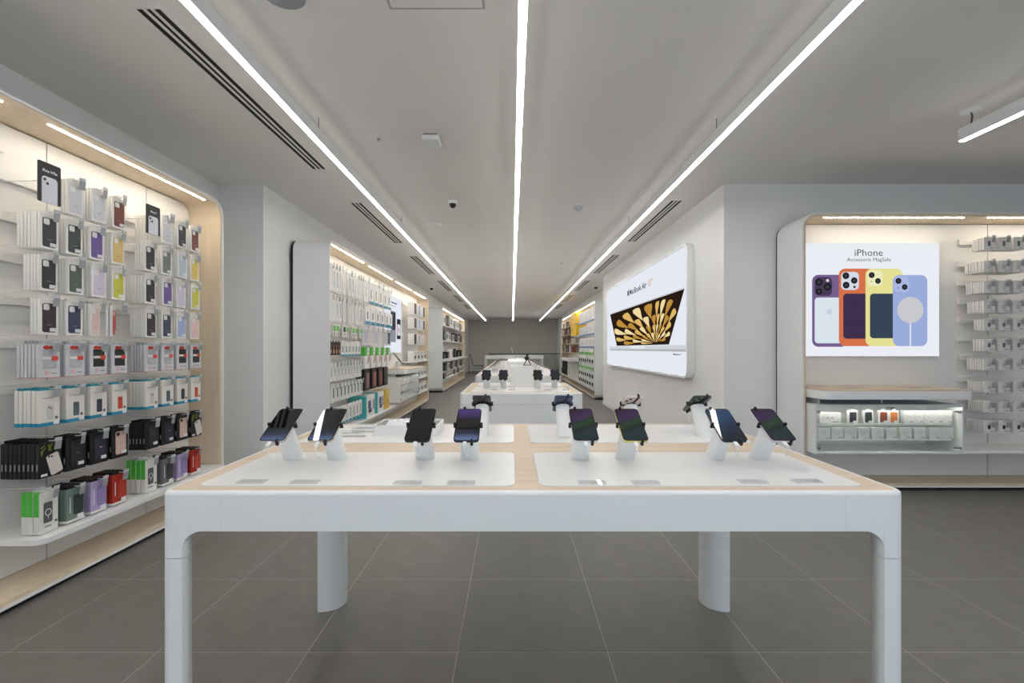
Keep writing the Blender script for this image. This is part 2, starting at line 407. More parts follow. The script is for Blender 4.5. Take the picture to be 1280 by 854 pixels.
def hook(U, x, z, y_front, y_panel=0.25, side=0.03, s=1.0):
    """wire hook from the rail to the front with a grey price clip"""
    s *= 1.2
    h = MB().tube([(x, y_panel - 0.001, z), (x, y_front - 0.016 * s, z), (x, y_front - 0.022 * s, z + 0.006)], 0.0022, 5).build('hook', WIRE, U)
    key = round(s, 2)
    if key not in TAGM:
        TAGM[key] = (MB().box(-0.013 * s, 0, -0.036 * s, 0.013 * s, 0.002, 0.0).mesh('price_tag', GREYTAG),
                     MB().box(-0.013 * s, -0.001, 0.0, 0.013 * s, 0.004, 0.014 * s).mesh('tag_clip', CLEARTAG))
    p = inst('price_tag', TAGM[key][0], h); p.location = (x + side * 0.17, y_front - 0.0235 * s, z - 0.002); p.rotation_euler = (R(8), 0, R(random.uniform(-14, 14)))
    c = inst('tag_clip', TAGM[key][1], h); c.location = (x + side * 0.17, y_front - 0.0225 * s, z - 0.002); c.rotation_euler = p.rotation_euler
    return h
def shelf(U, x0, x1, y0, y1, z, th=0.022, name='shelf', m=None, r=0.05):
    return MB().prism(rrect(x0, y0, x1, y1, (r, r, 0.001, 0.001)), z - th, z, 'z').build(name, m or WHITE, U, bevel=0.003)

# ---- product packs (front face at y=0 looking to -y, width w, height h, depth t)
def face_part(parent, name, m, x0, z0, x1, z1, r=0.002, y=-0.0012, t=0.0012):
    return MB().slab(x0, z0, x1, z1, r, y, y + t, min(0.0006, r * 0.5 + 0.0001), seg=3).build(name, m, parent)
CARDB = {}
def box_mesh(kind, w, h, t, m):
    k = (kind, w, h, t, m.name)
    if k not in CARDB: CARDB[k] = MB().slab(0, 0, w, h, 0.003, 0, t, 0.001, seg=2).mesh('box', m)
    return CARDB[k]

def case_pack(c, w=0.094, h=0.178, t=0.0128, sticker=True, pale=False):
    """boxed phone case: white card frame, the case itself, camera opening, sticker"""
    p = thing('phone_case_pack', None, None)
    inst('box', box_mesh('case', w, h, t, CARD), p)
    cx0, cx1, cz0, cz1 = 0.012, w - 0.012, 0.012, h - 0.022
    cs = face_part(p, 'case', c, cx0, cz0, cx1, cz1, 0.010, -0.0022, 0.0022)
    face_part(cs, 'camera_opening', CARD, cx0 + 0.004, cz1 - 0.034, cx0 + 0.034, cz1 - 0.004, 0.007, -0.0032, 0.001)
    if sticker: face_part(cs, 'sticker', col(226, 228, 230), cx1 - 0.034, cz0 + 0.004, cx1 - 0.002, cz0 + 0.022, 0.001, -0.003, 0.0008)
    face_part(cs, 'print', INKG if not pale else col(150, 150, 152), cx0 + 0.022, cz0 + 0.036, cx1 - 0.022, cz0 + 0.0385, 0.0005, -0.0028, 0.0006)
    face_part(p, 'hang_tab', CARD, w / 2 - 0.018, h - 0.004, w / 2 + 0.018, h + 0.016, 0.003, 0.002, 0.002)
    return p
def red_pack(dark, w=0.112, h=0.168, t=0.0125):
    p = thing('protective_glass_pack', None, None)
    inst('box', box_mesh('red', w, h, t, col(206, 206, 210)), p)
    face_part(p, 'window', col(36, 38, 38) if dark else col(178, 180, 186), 0.022, 0.046, w - 0.018, h - 0.026, 0.003)
    MB().prism(circ(0.040, h - 0.016, 0.016, 14, 0.010), -0.0016, 0.0).prism(circ(0.062, h - 0.016, 0.010, 12, 0.009), -0.0016, 0.0).build('red_emblem', col(214, 62, 46), p)
    face_part(p, 'white_band', col(226, 222, 220), 0.022, 0.092, w - 0.046, 0.106, 0.002, -0.0022, 0.001)
    face_part(p, 'red_label', col(222, 70, 44), w - 0.046, 0.086, w - 0.012, 0.108, 0.004, -0.0026, 0.0014)
    if not dark:
        MB().tube([(0.058 + 0.022 * math.cos(R(a)), -0.002, 0.082 + 0.022 * math.sin(R(a))) for a in range(190, 351, 20)], 0.0012, 5).build('print_ring', col(232, 234, 238), p)
    MB().prism(circ(0.044, 0.026, 0.011, 14), -0.0012, 0.0).build('pink_seal', col(224, 176, 176), p)
    face_part(p, 'print', INKG, w - 0.046, 0.020, w - 0.016, 0.025, 0.001)
    MB().box(0.0, -0.0008, 0.0, w, t, 0.0025).build('red_edge', col(196, 60, 60), p)
    face_part(p, 'hang_tab', col(190, 192, 196), w / 2 - 0.03, h - 0.004, w / 2 + 0.03, h + 0.018, 0.003, 0.003, 0.002)
    return p
def teal_pack(c, w=0.106, h=0.178, t=0.0165):
    p = thing('phone_case_carton', None, None)
    inst('box', box_mesh('teal', w, h, t, col(228, 224, 216)), p)
    MB().box(-0.0008, -0.0012, 0.0, w + 0.0008, t * 0.98, 0.018).build('teal_band', col(34, 140, 176), p)
    MB().box(0.006, 0.004, h - 0.001, w - 0.006, t - 0.004, h + 0.010).build('hang_tab', col(34, 140, 160), p)
    ph = face_part(p, 'phone_picture', c, 0.040, 0.032, 0.074, 0.104, 0.006)
    MB().prism(circ(0.050, 0.092, 0.004, 10), -0.0018, -0.001).prism(circ(0.060, 0.086, 0.004, 10), -0.0018, -0.001).build('camera_picture', INK, ph)
    face_part(p, 'sticker', col(238, 238, 238), w - 0.034, 0.004, w - 0.004, 0.022, 0.001, -0.002, 0.001)
    MB().prism(circ(w - 0.018, 0.038, 0.008, 12), -0.0012, 0.0).build('round_seal', col(110, 110, 112), p)
    face_part(p, 'print', col(190, 190, 190), 0.016, h - 0.040, w - 0.030, h - 0.036, 0.001)
    return p
def black_pack(c, mode, w=0.116, h=0.172, t=0.0165):
    p = thing('rugged_case_pack', None, None)
    inst('box', box_mesh('black', w, h, t, col(20, 20, 21, 0.35)), p)
    MB().box(0.010, 0.006, h - 0.001, w - 0.014, t - 0.008, h + 0.014).build('hang_tab', col(14, 14, 15), p)
    MB().box(-0.0008, 0.005, 0.04, 0.0004, t - 0.006, 0.072).build('side_label', col(150, 152, 152), p)
    if mode == 'mark':
        g = MB()
        for (pts) in (((0.008, 0.150), (0.030, 0.164), (0.028, 0.156), (0.014, 0.146)), ((0.008, 0.132), (0.036, 0.152), (0.034, 0.144), (0.012, 0.126)), ((0.010, 0.112), (0.016, 0.134), (0.022, 0.130), (0.016, 0.110)),
                      ((0.044, 0.160), (0.060, 0.128), (0.066, 0.130), (0.052, 0.164)), ((0.046, 0.134), (0.064, 0.166), (0.072, 0.164), (0.052, 0.130)), ((0.076, 0.146), (0.112, 0.160), (0.112, 0.152), (0.078, 0.140))):
            g.prism([(x, z) for x, z in pts], -0.0012, 0.0)
        g.build('green_mark', col(128, 140, 48), p)
        q = MB()
        rr = rrect(-0.032, -0.052, 0.032, 0.052, 0.010, 4); ca, sa = math.cos(R(16)), math.sin(R(16))
        q.prism([(0.080 + x * ca - z * sa, 0.062 + x * sa + z * ca) for x, z in rr], -0.0022, 0.0)
        ph = q.build('phone_picture', col(220, 210, 204), p)
        MB().prism(circ(0.050, 0.102, 0.005, 10), -0.003, -0.002).prism(circ(0.064, 0.100, 0.005, 10), -0.003, -0.002).build('camera_picture', INK, ph)
    else:
        ph = face_part(p, 'case', c, 0.026, 0.020, w - 0.018, h - 0.018, 0.010, -0.003, 0.003)
        face_part(ph, 'badge', col(90, 92, 94) if mode == 'dark' else col(190, 150, 140), 0.058, 0.086, 0.074, 0.092, 0.001, -0.0038, 0.001)
        if mode == 'pink':
            face_part(ph, 'camera_picture', INK, 0.030, h - 0.044, 0.052, h - 0.022, 0.005, -0.004, 0.001)
    face_part(p, 'sticker', col(224, 226, 226), w - 0.050, 0.022 if mode != 'mark' else 0.004, w - 0.016 if mode != 'mark' else w - 0.06, 0.040 if mode != 'mark' else 0.018, 0.001, -0.0042, 0.0012) if mode != 'mark' else face_part(p, 'sticker', col(224, 226, 226), 0.012, 0.008, 0.044, 0.020, 0.001)
    return p
def green_pack(w=0.098, h=0.205, t=0.026):
    p = thing('magnetic_case_pack', None, None)
    inst('box', box_mesh('green', w, h, t, col(228, 226, 220)), p)
    MB().box(-0.001, 0.0004, 0.088, 0.0035, t - 0.0004, h - 0.012).build('green_spine', col(76, 190, 62), p)
    MB().box(-0.001, 0.0004, h - 0.013, w * 0.2, t - 0.0004, h + 0.0006).build('green_top', col(76, 190, 62), p)
    ph = face_part(p, 'phone_picture', col(92, 90, 96), 0.022, 0.048, 0.068, 0.150, 0.007)
    MB().ring(circ(0.045, 0.100, 0.017, 18), circ(0.045, 0.100, 0.0135, 18), -0.0022, -0.0012).build('ring_picture', col(230, 230, 232), ph)
    MB().box(0.0435, -0.0022, 0.068, 0.0465, -0.0012, 0.083).build('ring_stem', col(230, 230, 232), ph)
    face_part(p, 'print', INKG, 0.026, 0.026, 0.062, 0.033, 0.001)
    face_part(p, 'dark_print', INK, 0.080, 0.040, 0.092, 0.050, 0.001)
    face_part(p, 'hang_tab', col(206, 208, 208), w / 2 - 0.02, h - 0.002, w / 2 + 0.02, h + 0.018, 0.003, 0.004, 0.002)
    return p
def tint_pack(c, dark, w=0.102, h=0.175, t=0.0160):
    p = thing('tinted_case_pack', None, None)
    inst('box', box_mesh('tint', w, h, t, c), p)
    MB().box(-0.0008, -0.0012, 0.0, w + 0.0008, t, 0.013).build('white_base', col(228, 226, 222), p)
    MB().box(0.004, 0.004, h - 0.001, w - 0.006, t - 0.006, h + 0.014).build('hang_tab', BLACK, p)
    face_part(p, 'case', dark, 0.040, 0.034, w - 0.008, 0.138, 0.009, -0.003, 0.003)
    face_part(p, 'edge_print', col(210, 212, 210), 0.018, 0.050, 0.023, 0.130, 0.001)
    face_part(p, 'sticker', col(232, 232, 232), w - 0.044, 0.014, w - 0.008, 0.032, 0.001, -0.004, 0.0012)
    return p

def label_of(base, row, colm, bay): return '%s, %s row, %s hook of %s' % (base, row, colm, bay)
def hang(U, proto, kindname, M, u, z, front, n, pitch, base, row, colm, bay, cat, rail_z=None, hookx=None, w=0.094, h=0.178, tilt=0.0, ts=1.0):
    """a stack on one hook: the front pack with its parts, n plain boxes behind it, the hook"""
    root = dup(proto) if proto.get('used') else proto
    proto['used'] = 1
    if 'used' in root and root is not proto: del root['used']
    root.matrix_world = M @ T(u, front, z) @ Matrix.Rotation(R(tilt), 4, 'Z')
    tag(root, label_of(base, row, colm, bay), cat, 'packs on hooks, %s' % bay)
    bx_ = [c for c in proto.children if c.name.split('.')[0] == 'box'][0]
    extra = [c for c in proto.children if c.name.split('.')[0] in ('hang_tab', 'side_label', 'teal_band', 'red_edge', 'green_spine', 'green_top', 'white_base')]
    for k in range(1, n):
        jx = random.uniform(-0.0015, 0.0015)
        e = thing(kindname, '%s pack behind %s, %s row, %s hook, %s' % (ORD[k - 1], base.split(' in ')[0].split(' with ')[0], row, colm, bay), cat,
                  M @ T(u, front, z) @ Matrix.Rotation(R(tilt), 4, 'Z') @ T(jx, pitch * k, random.uniform(-0.001, 0.001)), 'stack behind %s, %s row, %s' % (base, row, bay))
        inst('box', bx_.data, e)
        for c in extra: inst(c.name.split('.')[0], c.data, e)
    hook(U, u + w / 2, z + h + 0.008, front, side=w * 0.8, s=ts)
    return root

# ---- first left unit ---------------------------------------------------------
Y1 = 0.2; L1 = 3.80 - Y1
M1 = T(-2.31, Y1, 0, R(90))
RZ = [2.105, 1.905, 1.70, 1.485, 1.265, 1.030, 0.775, 0.545]
U1 = unit('tall oak lined display unit hung with phone cases at left edge', L1, M1,
          [(0.12, 0.75), (0.95, 1.98), (2.20, 3.42)], [0.99, 1.70, 2.41, 3.12],
          rails=[(0.05, L1 - 0.06, z) for z in RZ[:6]])
shelf(U1, 2.27 - Y1, L1 - 0.04, -0.055, 0.249, 0.302, 0.028)
uA = [2.325 - Y1 + 0.141 * k for k in range(4)]
uB = [2.997 - Y1 + 0.142 * k for k in range(4)]
C = dict(black=col(52, 50, 58), blk2=col(42, 42, 46), dgreen=col(58, 66, 66), purple=col(108, 84, 150), sand=col(222, 190, 120), green=col(86, 98, 90),
         lilac=col(214, 202, 222), yellow=col(206, 202, 74), plum=col(60, 44, 54), navy=col(58, 66, 92), pink=col(232, 200, 194), red=col(200, 66, 56),
         brown=col(124, 62, 48), clear=col(214, 212, 216), pblue=col(182, 196, 204), gold=col(226, 200, 98), lblue=col(168, 182, 222), grey=col(112, 120, 118))
NM = dict(black='charcoal', blk2='black', dgreen='dark green', purple='purple', sand='sand yellow', green='olive green', lilac='pale lilac', yellow='lime yellow',
          plum='dark plum', navy='navy', pink='pale pink', red='red', brown='rust brown', clear='clear', pblue='pale blue', gold='golden yellow', lblue='light blue', grey='grey green')
ROWN = ['top', 'second', 'third', 'fourth', 'fifth', 'sixth', 'seventh', 'bottom']
BAYA, BAYB = "left wall's near bay", "left wall's far bay"
rowsA = [(None, 'clear', 'clear', 'brown'), ('black', 'dgreen', 'purple', 'sand'), ('blk2', 'green', 'lilac', 'yellow'), ('plum', 'navy', 'pink', 'red')]
rowsB = [(None, 'clear', 'blk2', 'brown'), ('blk2', 'grey', 'pblue', 'gold'), ('blk2', 'purple', 'lilac', 'yellow'), ('plum', 'navy', 'lblue', 'pink')]
zrow = [1.925, 1.715, 1.507, 1.290, 1.074, 0.835, 0.580, 0.306]
nA = [(0, 3, 3, 4), (7, 5, 3, 3), (5, 4, 4, 3), (3, 3, 3, 2)]
nB = [(0, 11, 4, 3), (4, 2, 3, 4), (10, 2, 4, 5), (6, 5, 2, 4)]
protos = {}
for us, rows, ns, bay in ((uA, rowsA, nA, BAYA), (uB, rowsB, nB, BAYB)):
    for r_ in range(4):
        for k in range(4):
            c = rows[r_][k]
            if c is None: continue
            if c not in protos: protos[c] = case_pack(C[c], sticker=c not in ('clear', 'lilac', 'sand', 'gold', 'pink'), pale=c in ('clear', 'lilac', 'pink'))
            tilt = 0
            if us is uA and r_ == 3 and k == 3: tilt = 30
            if us is uA and r_ == 3 and k == 2: tilt = 16
            hang(U1, protos[c], 'phone_case_pack', M1, us[k] + random.uniform(-.003, .003), zrow[r_], random.uniform(0.0, 0.012), ns[r_][k], 0.0165,
                 '%s phone case in white box' % NM[c], ROWN[r_], ORD[k], bay, 'phone case', tilt=tilt)
for us, bay, ns in ((uA, BAYA, (6, 3, 2, 2)), (uB, BAYB, (5, 3, 3, 3))):
    for k in range(4):
        dk = k >= 2
        key = 'redpack%d' % dk
        if key not in protos: protos[key] = red_pack(dk)
        hang(U1, protos[key], 'protective_glass_pack', M1, us[k] - 0.012, zrow[4], 0.0, ns[k], 0.0185, ('black' if dk else 'clear') + ' case pack with red emblem', ROWN[4], ORD[k], bay, 'case pack', w=0.112, h=0.168)
tc_ = [('clear', 'clear'), ('grey', 'slate'), ('navy', 'dark navy'), ('red', 'orange red')]
TC = [col(206, 204, 196), col(86, 104, 112), col(58, 58, 80), col(206, 76, 50)]
for us, bay, ns in ((uA, BAYA, (6, 5, 4, 4)), (uB, BAYB, (8, 4, 4, 3))):
    for k in range(4):
        key = 'teal%d' % k
        if key not in protos: protos[key] = teal_pack(TC[k])
        hang(U1, protos[key], 'phone_case_carton', M1, us[k] - 0.008, zrow[5], 0.0, ns[k], 0.0205, 'teal based carton with %s phone' % tc_[k][1], ROWN[5], ORD[k], bay, 'case box', w=0.106, h=0.178)
BK = [('mark', C['clear'], 'black pack with green mark'), ('dark', col(40, 40, 42), 'black rugged case pack'), ('navy', col(42, 44, 62), 'dark navy rugged case pack'), ('pink', col(216, 184, 172), 'pink case in black pack')]
for us, bay, order, ns in ((uA, BAYA, (0, 1, 2, 3), (9, 4, 3, 3)), (uB, BAYB, (1, 2, 3, 0), (5, 3, 3, 2))):
    for k in range(4):
        mode, c, nm = BK[order[k]]
        key = 'black' + mode
        if key not in protos: protos[key] = black_pack(c, mode)
        hang(U1, protos[key], 'rugged_case_pack', M1, us[k] - 0.010, zrow[6], 0.0 if us is uA else 0.0, ns[k], 0.0215, nm, ROWN[6], ORD[k], bay, 'case pack', w=0.116, h=0.172)
TP = {'green': (col(116, 136, 126, 0.2), col(50, 62, 58)), 'grey': (col(112, 116, 116, 0.2), col(60, 60, 64)), 'purple': (col(178, 164, 202, 0.2), col(152, 134, 186)), 'red': (col(176, 50, 38, 0.2), col(190, 62, 46))}
for us, bay, order in ((uA, BAYA, ('G', 'green', 'purple', 'red')), (uB, BAYB, ('G', 'grey', 'purple', 'red'))):
    for k in range(4):
        if order[k] == 'G':
            if 'gp' not in protos: protos['gp'] = green_pack()
            hang(U1, protos['gp'], 'magnetic_case_pack', M1, us[k] - 0.004, zrow[7], 0.004, 3 if us is uA else 4, 0.031, 'white pack with bright green spine', ROWN[7], ORD[k], bay, 'case pack', w=0.098, h=0.205)
        else:
            key = 'tint' + order[k]
            if key not in protos: protos[key] = tint_pack(*TP[order[k]])
            hang(U1, protos[key], 'tinted_case_pack', M1, us[k] - 0.006, zrow[7] + 0.004, 0.0, 6, 0.0215, '%s tinted case pack with white base' % order[k], ROWN[7], ORD[k], bay, 'case pack', w=0.102, h=0.175)
for u, z, hgt, txt, lb in ((2.312 - Y1, 1.945, 0.20, 'iPhone 14 Plus', 'black card sign with white phone picture, left wall near bay'), (2.997 - Y1, 1.955, 0.185, 'iPhone 14', 'black card sign with white phone picture, left wall far bay')):
    s = thing('header_card', lb, 'sign', M1 @ T(u, 0.0, z), 'black header cards')
    wd = 0.118
    MB().slab(0, 0, wd, hgt, 0.008, 0, 0.004, 0.0008).build('card', col(38, 37, 38), s)
    pic = MB().prism(rrect(0.018, 0.0, wd - 0.020, hgt - 0.07, (0.0005, 0.0005, 0.016, 0.016)), -0.0012, 0.0).build('phone_picture', col(222, 224, 230), s)
    MB().prism(circ(0.032, hgt - 0.086, 0.007, 12), -0.002, -0.001).prism(circ(0.046, hgt - 0.104, 0.007, 12), -0.002, -0.001).build('camera_picture', INK, pic)
    text_obj(txt, 0.019, col(240, 240, 240), s, wd / 2, hgt - 0.048, -0.0006, width=0.075 if 'Plus' in txt else 0.05, bold=0.0004)
    MB().tube([(0.02, 0.005, hgt * 0.5), (0.02, 0.249, hgt * 0.5)], 0.002, 5).build('arm', WIRE, s)
for (u, z) in ((1.93, 2.115), (1.88, 1.905), (2.0, 1.70), (2.02, 1.485)):       # empty wire hooks left of the first bay
    hh = MB().tube([(u, 0.249, z), (u, 0.03, z), (u + 0.004, 0.024, z + 0.006), (u + 0.05, 0.024, z + 0.006), (u + 0.05, 0.249, z + 0.006)], 0.002, 5).build('hook', WIRE, U1)

# ---- posters and counters that the units hold -----------------------------------
def round_phone(P, x0, z0, x1, z1, r, y, m, name, parent): return MB().prism(rrect(x0, z0, x1, z1, r, 6), y, y + 0.001).build(name, m, parent)
APPLE = [(0.50, 0.74), (0.42, 0.71), (0.33, 0.76), (0.22, 0.76), (0.11, 0.68), (0.06, 0.55), (0.06, 0.40), (0.11, 0.24), (0.20, 0.09), (0.30, 0.0), (0.38, 0.0), (0.50, 0.045), (0.60, 0.0), (0.70, 0.01), (0.80, 0.10), (0.90, 0.27),
         (0.83, 0.32), (0.78, 0.41), (0.78, 0.52), (0.82, 0.60), (0.88, 0.66), (0.80, 0.74), (0.70, 0.77), (0.60, 0.75)]
LEAF = [(0.49, 0.79), (0.49, 0.88), (0.56, 0.97), (0.67, 1.0), (0.67, 0.91), (0.60, 0.82)]
def fruit(mb, x, z, s, y0, y1):
    mb.prism([(x + a * s, z + b * s) for a, b in APPLE], y0, y1).prism([(x + a * s, z + b * s) for a, b in LEAF], y0, y1); return mb
def accessory_poster(M, label):
    W, H = 1.235, 1.035; k = W / 962.0
    S = thing('backlit_poster', label, 'poster', M)
    MB().slab(0, 0, W, H, 0.004, 0, 0.028, 0.002).build('frame', WHITE, S)
    MB().box(0.006, -0.0008, 0.006, W - 0.006, 0.001, H - 0.006).build('lit_face', pr(243, 246, 253), S)
    X = lambda a: (a - 20) * k
    Z = lambda b: H - (b - 27) * (H / 805.0)
    def rp(x0, y0, x1, y1, r, lay, c, name, par): return MB().prism(rrect(X(x0), Z(y1), X(x1), Z(y0), r * k, 6), -0.0008 - 0.0006 * lay, -0.0006).build(name, pr(*c), par)
    def lens(par, pts, lay):
        m = MB(); h = MB()
        for x, y, r in pts:
            m.prism(circ(X(x), Z(y), r * k, 20), -0.0008 - 0.0006 * lay, -0.0006); h.prism(circ(X(x), Z(y), r * k * 0.45, 14), -0.0010 - 0.0006 * lay, -0.0006)
        m.build('lens_picture', pr(34, 34, 40), par); h.build('lens_glint', pr(66, 66, 78), par)
    p = rp(82, 255, 330, 762, 44, 1, (122, 100, 148), 'purple_phone_picture', S)
    rp(100, 272, 222, 402, 30, 2, (74, 62, 90), 'camera_picture', p); lens(p, [(130, 308, 25), (190, 340, 27), (130, 373, 23)], 3)
    MB().prism(circ(X(190), Z(295), 11 * k, 14), -0.0026, -0.0006).build('flash_picture', pr(226, 214, 232), p)
    rp(100, 415, 330, 737, 24, 2, (226, 236, 246), 'battery_pack_picture', p)
    fruit(MB(), X(180), Z(535), 50 * k, -0.0026, -0.0006).build('emblem', pr(206, 216, 232), p)
    p = rp(270, 212, 520, 757, 44, 4, (222, 118, 78), 'orange_phone_picture', S)
    rp(285, 235, 410, 362, 30, 5, (222, 226, 240), 'camera_picture', p); lens(p, [(318, 262, 24), (377, 296, 23), (320, 328, 24), (379, 341, 9)], 6)
    rp(300, 388, 520, 705, 24, 5, (66, 50, 80), 'wallet_picture', p)
    p = rp(457, 212, 715, 757, 44, 7, (238, 232, 154), 'yellow_phone_picture', S)
    rp(468, 225, 575, 335, 30, 8, (244, 242, 196), 'camera_picture', p); lens(p, [(499, 258, 21), (543, 299, 20), (498, 303, 4)], 9)
    rp(487, 388, 700, 702, 24, 8, (58, 72, 88), 'wallet_picture', p)
    p = rp(648, 258, 890, 757, 44, 10, (160, 178, 226), 'blue_phone_picture', S)
    rp(655, 265, 762, 378, 30, 11, (176, 192, 236), 'camera_picture', p); lens(p, [(686, 299, 21), (730, 342, 20), (684, 348, 4)], 12)
    MB().prism(circ(X(770), Z(503), 92 * k, 40), -0.008, -0.0006).build('charger_picture', pr(206, 208, 214), p)
    rp(765, 590, 776, 757, 4, 11, (226, 230, 242), 'cable_picture', p)
    text_obj('iPhone', 68 * k, pr(64, 64, 72), S, X(480), Z(122), -0.0012, width=198 * k)
    text_obj('Accessoris MagSafe', 36 * k, pr(72, 72, 80), S, X(482), Z(160), -0.0012, width=310 * k)
    return S
def phone_poster(M, label):
    W, H = 1.24, 1.03
    S = thing('backlit_poster', label, 'poster', M)
    MB().slab(0, 0, W, H, 0.004, 0, 0.028, 0.002).build('frame', WHITE, S)
    MB().box(0.006, -0.0008, 0.006, W - 0.006, 0.001, H - 0.006).build('lit_face', pr(238, 242, 253), S)
    for (x0, z0, x1, z1, c, nm) in ((0.42, 0.20, 0.80, 0.76, (150, 150, 166), 'tablet_picture'), (0.45, 0.42, 0.77, 0.74, (70, 66, 72), 'tablet_screen_picture'), (0.88, 0.26, 1.18, 0.64, (52, 50, 54), 'phone_picture'), (0.91, 0.33, 1.15, 0.54, (226, 224, 232), 'phone_screen_picture')):
        lay = 1 if 'screen' not in nm else 2
        MB().prism(rrect(x0, z0, x1, z1, 0.03), -0.0008 - 0.001 * lay, -0.0006).build(nm, pr(*c), S)
    MB().prism(rrect(1.0, 0.39, 1.05, 0.47, 0.02), -0.004, -0.0006).build('picture_mark', pr(200, 90, 80), S)
    MB().box(0.3, -0.0014, 0.90, 0.9, -0.0006, 0.925).build('heading_line', pr(120, 122, 132), S)
    MB().box(0.4, -0.0014, 0.85, 0.8, -0.0006, 0.862).build('heading_line', pr(160, 162, 170), S)
    return S
def counter_cabinet(M, label, Wd=1.24, full=True):
    """oak topped ledge over a glass fronted cabinet; local y as in the units"""
    K = thing('glass_cabinet', label, 'cabinet', M)
    MB().slab(0, -0.22, Wd, 0.25, 0.07, 0.805, 0.875, 0.004, axis='z').build('ledge', WHITE, K)
    MB().prism(rrect(0.006, -0.214, Wd - 0.006, 0.249, (0.064, 0.064, 0.001, 0.001)), 0.8752, 0.886, 'z').build('oak_top', WOOD, K)
    yf, yb, za, zb, t = -0.115, 0.249, 0.341, 0.754, 0.014
    MB().box(0, yf, za, t, yb, zb).build('side_panel', WHITE, K)
    MB().box(Wd - t, yf, za, Wd, yb, zb).build('side_panel', WHITE, K)
    MB().box(t, yf, za, Wd - t, yb, za + t).build('base_panel', WHITE, K)
    MB().box(t, yf, zb - t, Wd - t, yb, zb).build('top_panel', WHITE, K)
    MB().box(t, yb - 0.012, za + t, Wd - t, yb - 0.001, zb - t).build('rear_panel', WHITE, K)
    for x in (0.08, 0.62):
        MB().box(x, yf + 0.10, zb, x + 0.02, yb - 0.02, 0.805).build('spacer', WHITE, K)
    for z in (0.578, 0.446):
        MB().box(t, yf + 0.04, z, Wd - t - 0.06, yb - 0.012, z + 0.012).build('inner_shelf', GLASS, K)
        MB().box(t + 0.001, yf + 0.036, z, Wd - t - 0.061, yf + 0.0395, z + 0.012).build('shelf_edge', WHITE, K)
    MB().box(t, yf + 0.002, zb - t - 0.010, Wd - t, yf + 0.006, zb - t).build('valance', WHITE, K)
    MB().box(t + 0.02, yf + 0.008, zb - t - 0.0035, Wd - t - 0.02, yf + 0.022, zb - t - 0.0005).build('light_strip', emis('cabinet_led', (255, 250, 240), CAB_E), K)
    for k in range(2):
        x0, x1 = 0.003 + k * (Wd / 2), Wd / 2 - 0.0015 + k * (Wd / 2 - 0.0015)
        d = MB().box(x0, yf - 0.006, za + 0.003, x1, yf - 0.001, zb - 0.003).build('glass_door', GLASS, K)
        hx = x0 + 0.02 if k == 0 else x1 - 0.035
        for z in (za + 0.05, zb - 0.06):
            m = MB().tube([(hx, yf - 0.010, z), (hx, yf + 0.01, z)], 0.013, 14)
            if k: m.box(hx - 0.045, yf + 0.006, z - 0.006, hx + 0.02, yf + 0.02, z + 0.006)
            m.build('hinge', STEEL, d)
        px = Wd / 2 + (0.018 if k else -0.018)
        MB().box(px - 0.015, yf - 0.012, zb - 0.034, px + 0.015, yf + 0.002, zb - 0.020).build('lock', STEEL, d)
    return K

# ---- right hand unit facing the camera -------------------------------------------
MR = T(2.49, 4.07, 0)
LR = 3.2
UR = unit('tall display unit facing the camera with a backlit accessory poster', LR, MR, [(0.21, 1.42), (1.63, 2.9)], [1.84, 2.5],
          rails=[(1.56, 3.1, z + 0.012) for z in (2.19, 1.99, 1.82, 1.65, 1.485, 1.315, 1.145, 0.948, 0.775, 0.608)])
accessory_poster(MR @ T(0.145, 0.222, 1.147), 'backlit poster of four coloured phone cases above glass cabinet')
counter_cabinet(MR @ T(0.04, 0, 0), 'white glass fronted cabinet with oak ledge below the coloured poster')
shelf(UR, 1.29, LR - 0.04, -0.10, 0.249, 0.362, 0.02, r=0.03)
HP = [(2.07, 0.106, 5, 0.022), (1.877, 0.096, 9, 0.02), (1.70, 0.10, 8, 0.021), (1.53, 0.10, 7, 0.022), (1.377, 0.096, 4, 0.024), (1.20, 0.10, 4, 0.026), (1.035, 0.095, 7, 0.022), (0.844, 0.09, 7, 0.022), (0.674, 0.088, 7, 0.021), (0.498, 0.096, 8, 0.021)]
WN = ['top', 'second', 'third', 'fourth', 'fifth', 'sixth', 'seventh', 'eighth', 'ninth', 'bottom']
for r_, (z, h, n, pt) in enumerate(HP):
    pro = thing('accessory_pack', None, None); wd = 0.098
    inst('box', box_mesh('acc%d' % r_, wd, h, pt * 0.70, col(236, 233, 228)), pro)
    if r_ in (0, 4, 5, 9):
        face_part(pro, 'picture', col(120, 118, 118) if r_ != 9 else col(60, 60, 62), 0.034, 0.03, 0.058, h - 0.03, 0.008)
    else:
        face_part(pro, 'picture', col(206, 204, 202), 0.03, 0.028, 0.064, h - 0.032, 0.012)
    face_part(pro, 'print', INKG, 0.05, 0.012, 0.085, 0.017, 0.001)
    face_part(pro, 'hang_tab', CARD, 0.03, h - 0.004, 0.068, h + 0.010, 0.003, 0.002, 0.002)
    for k in range(3):
        hang(UR, pro, 'accessory_pack', MR, 1.548 + 0.127 * k + 0.01, z, 0.0, max(2, n - (k % 2)), pt, 'small white accessory pack', WN[r_], ORD[k], 'right unit', 'accessory box', w=wd, h=h - 0.01)
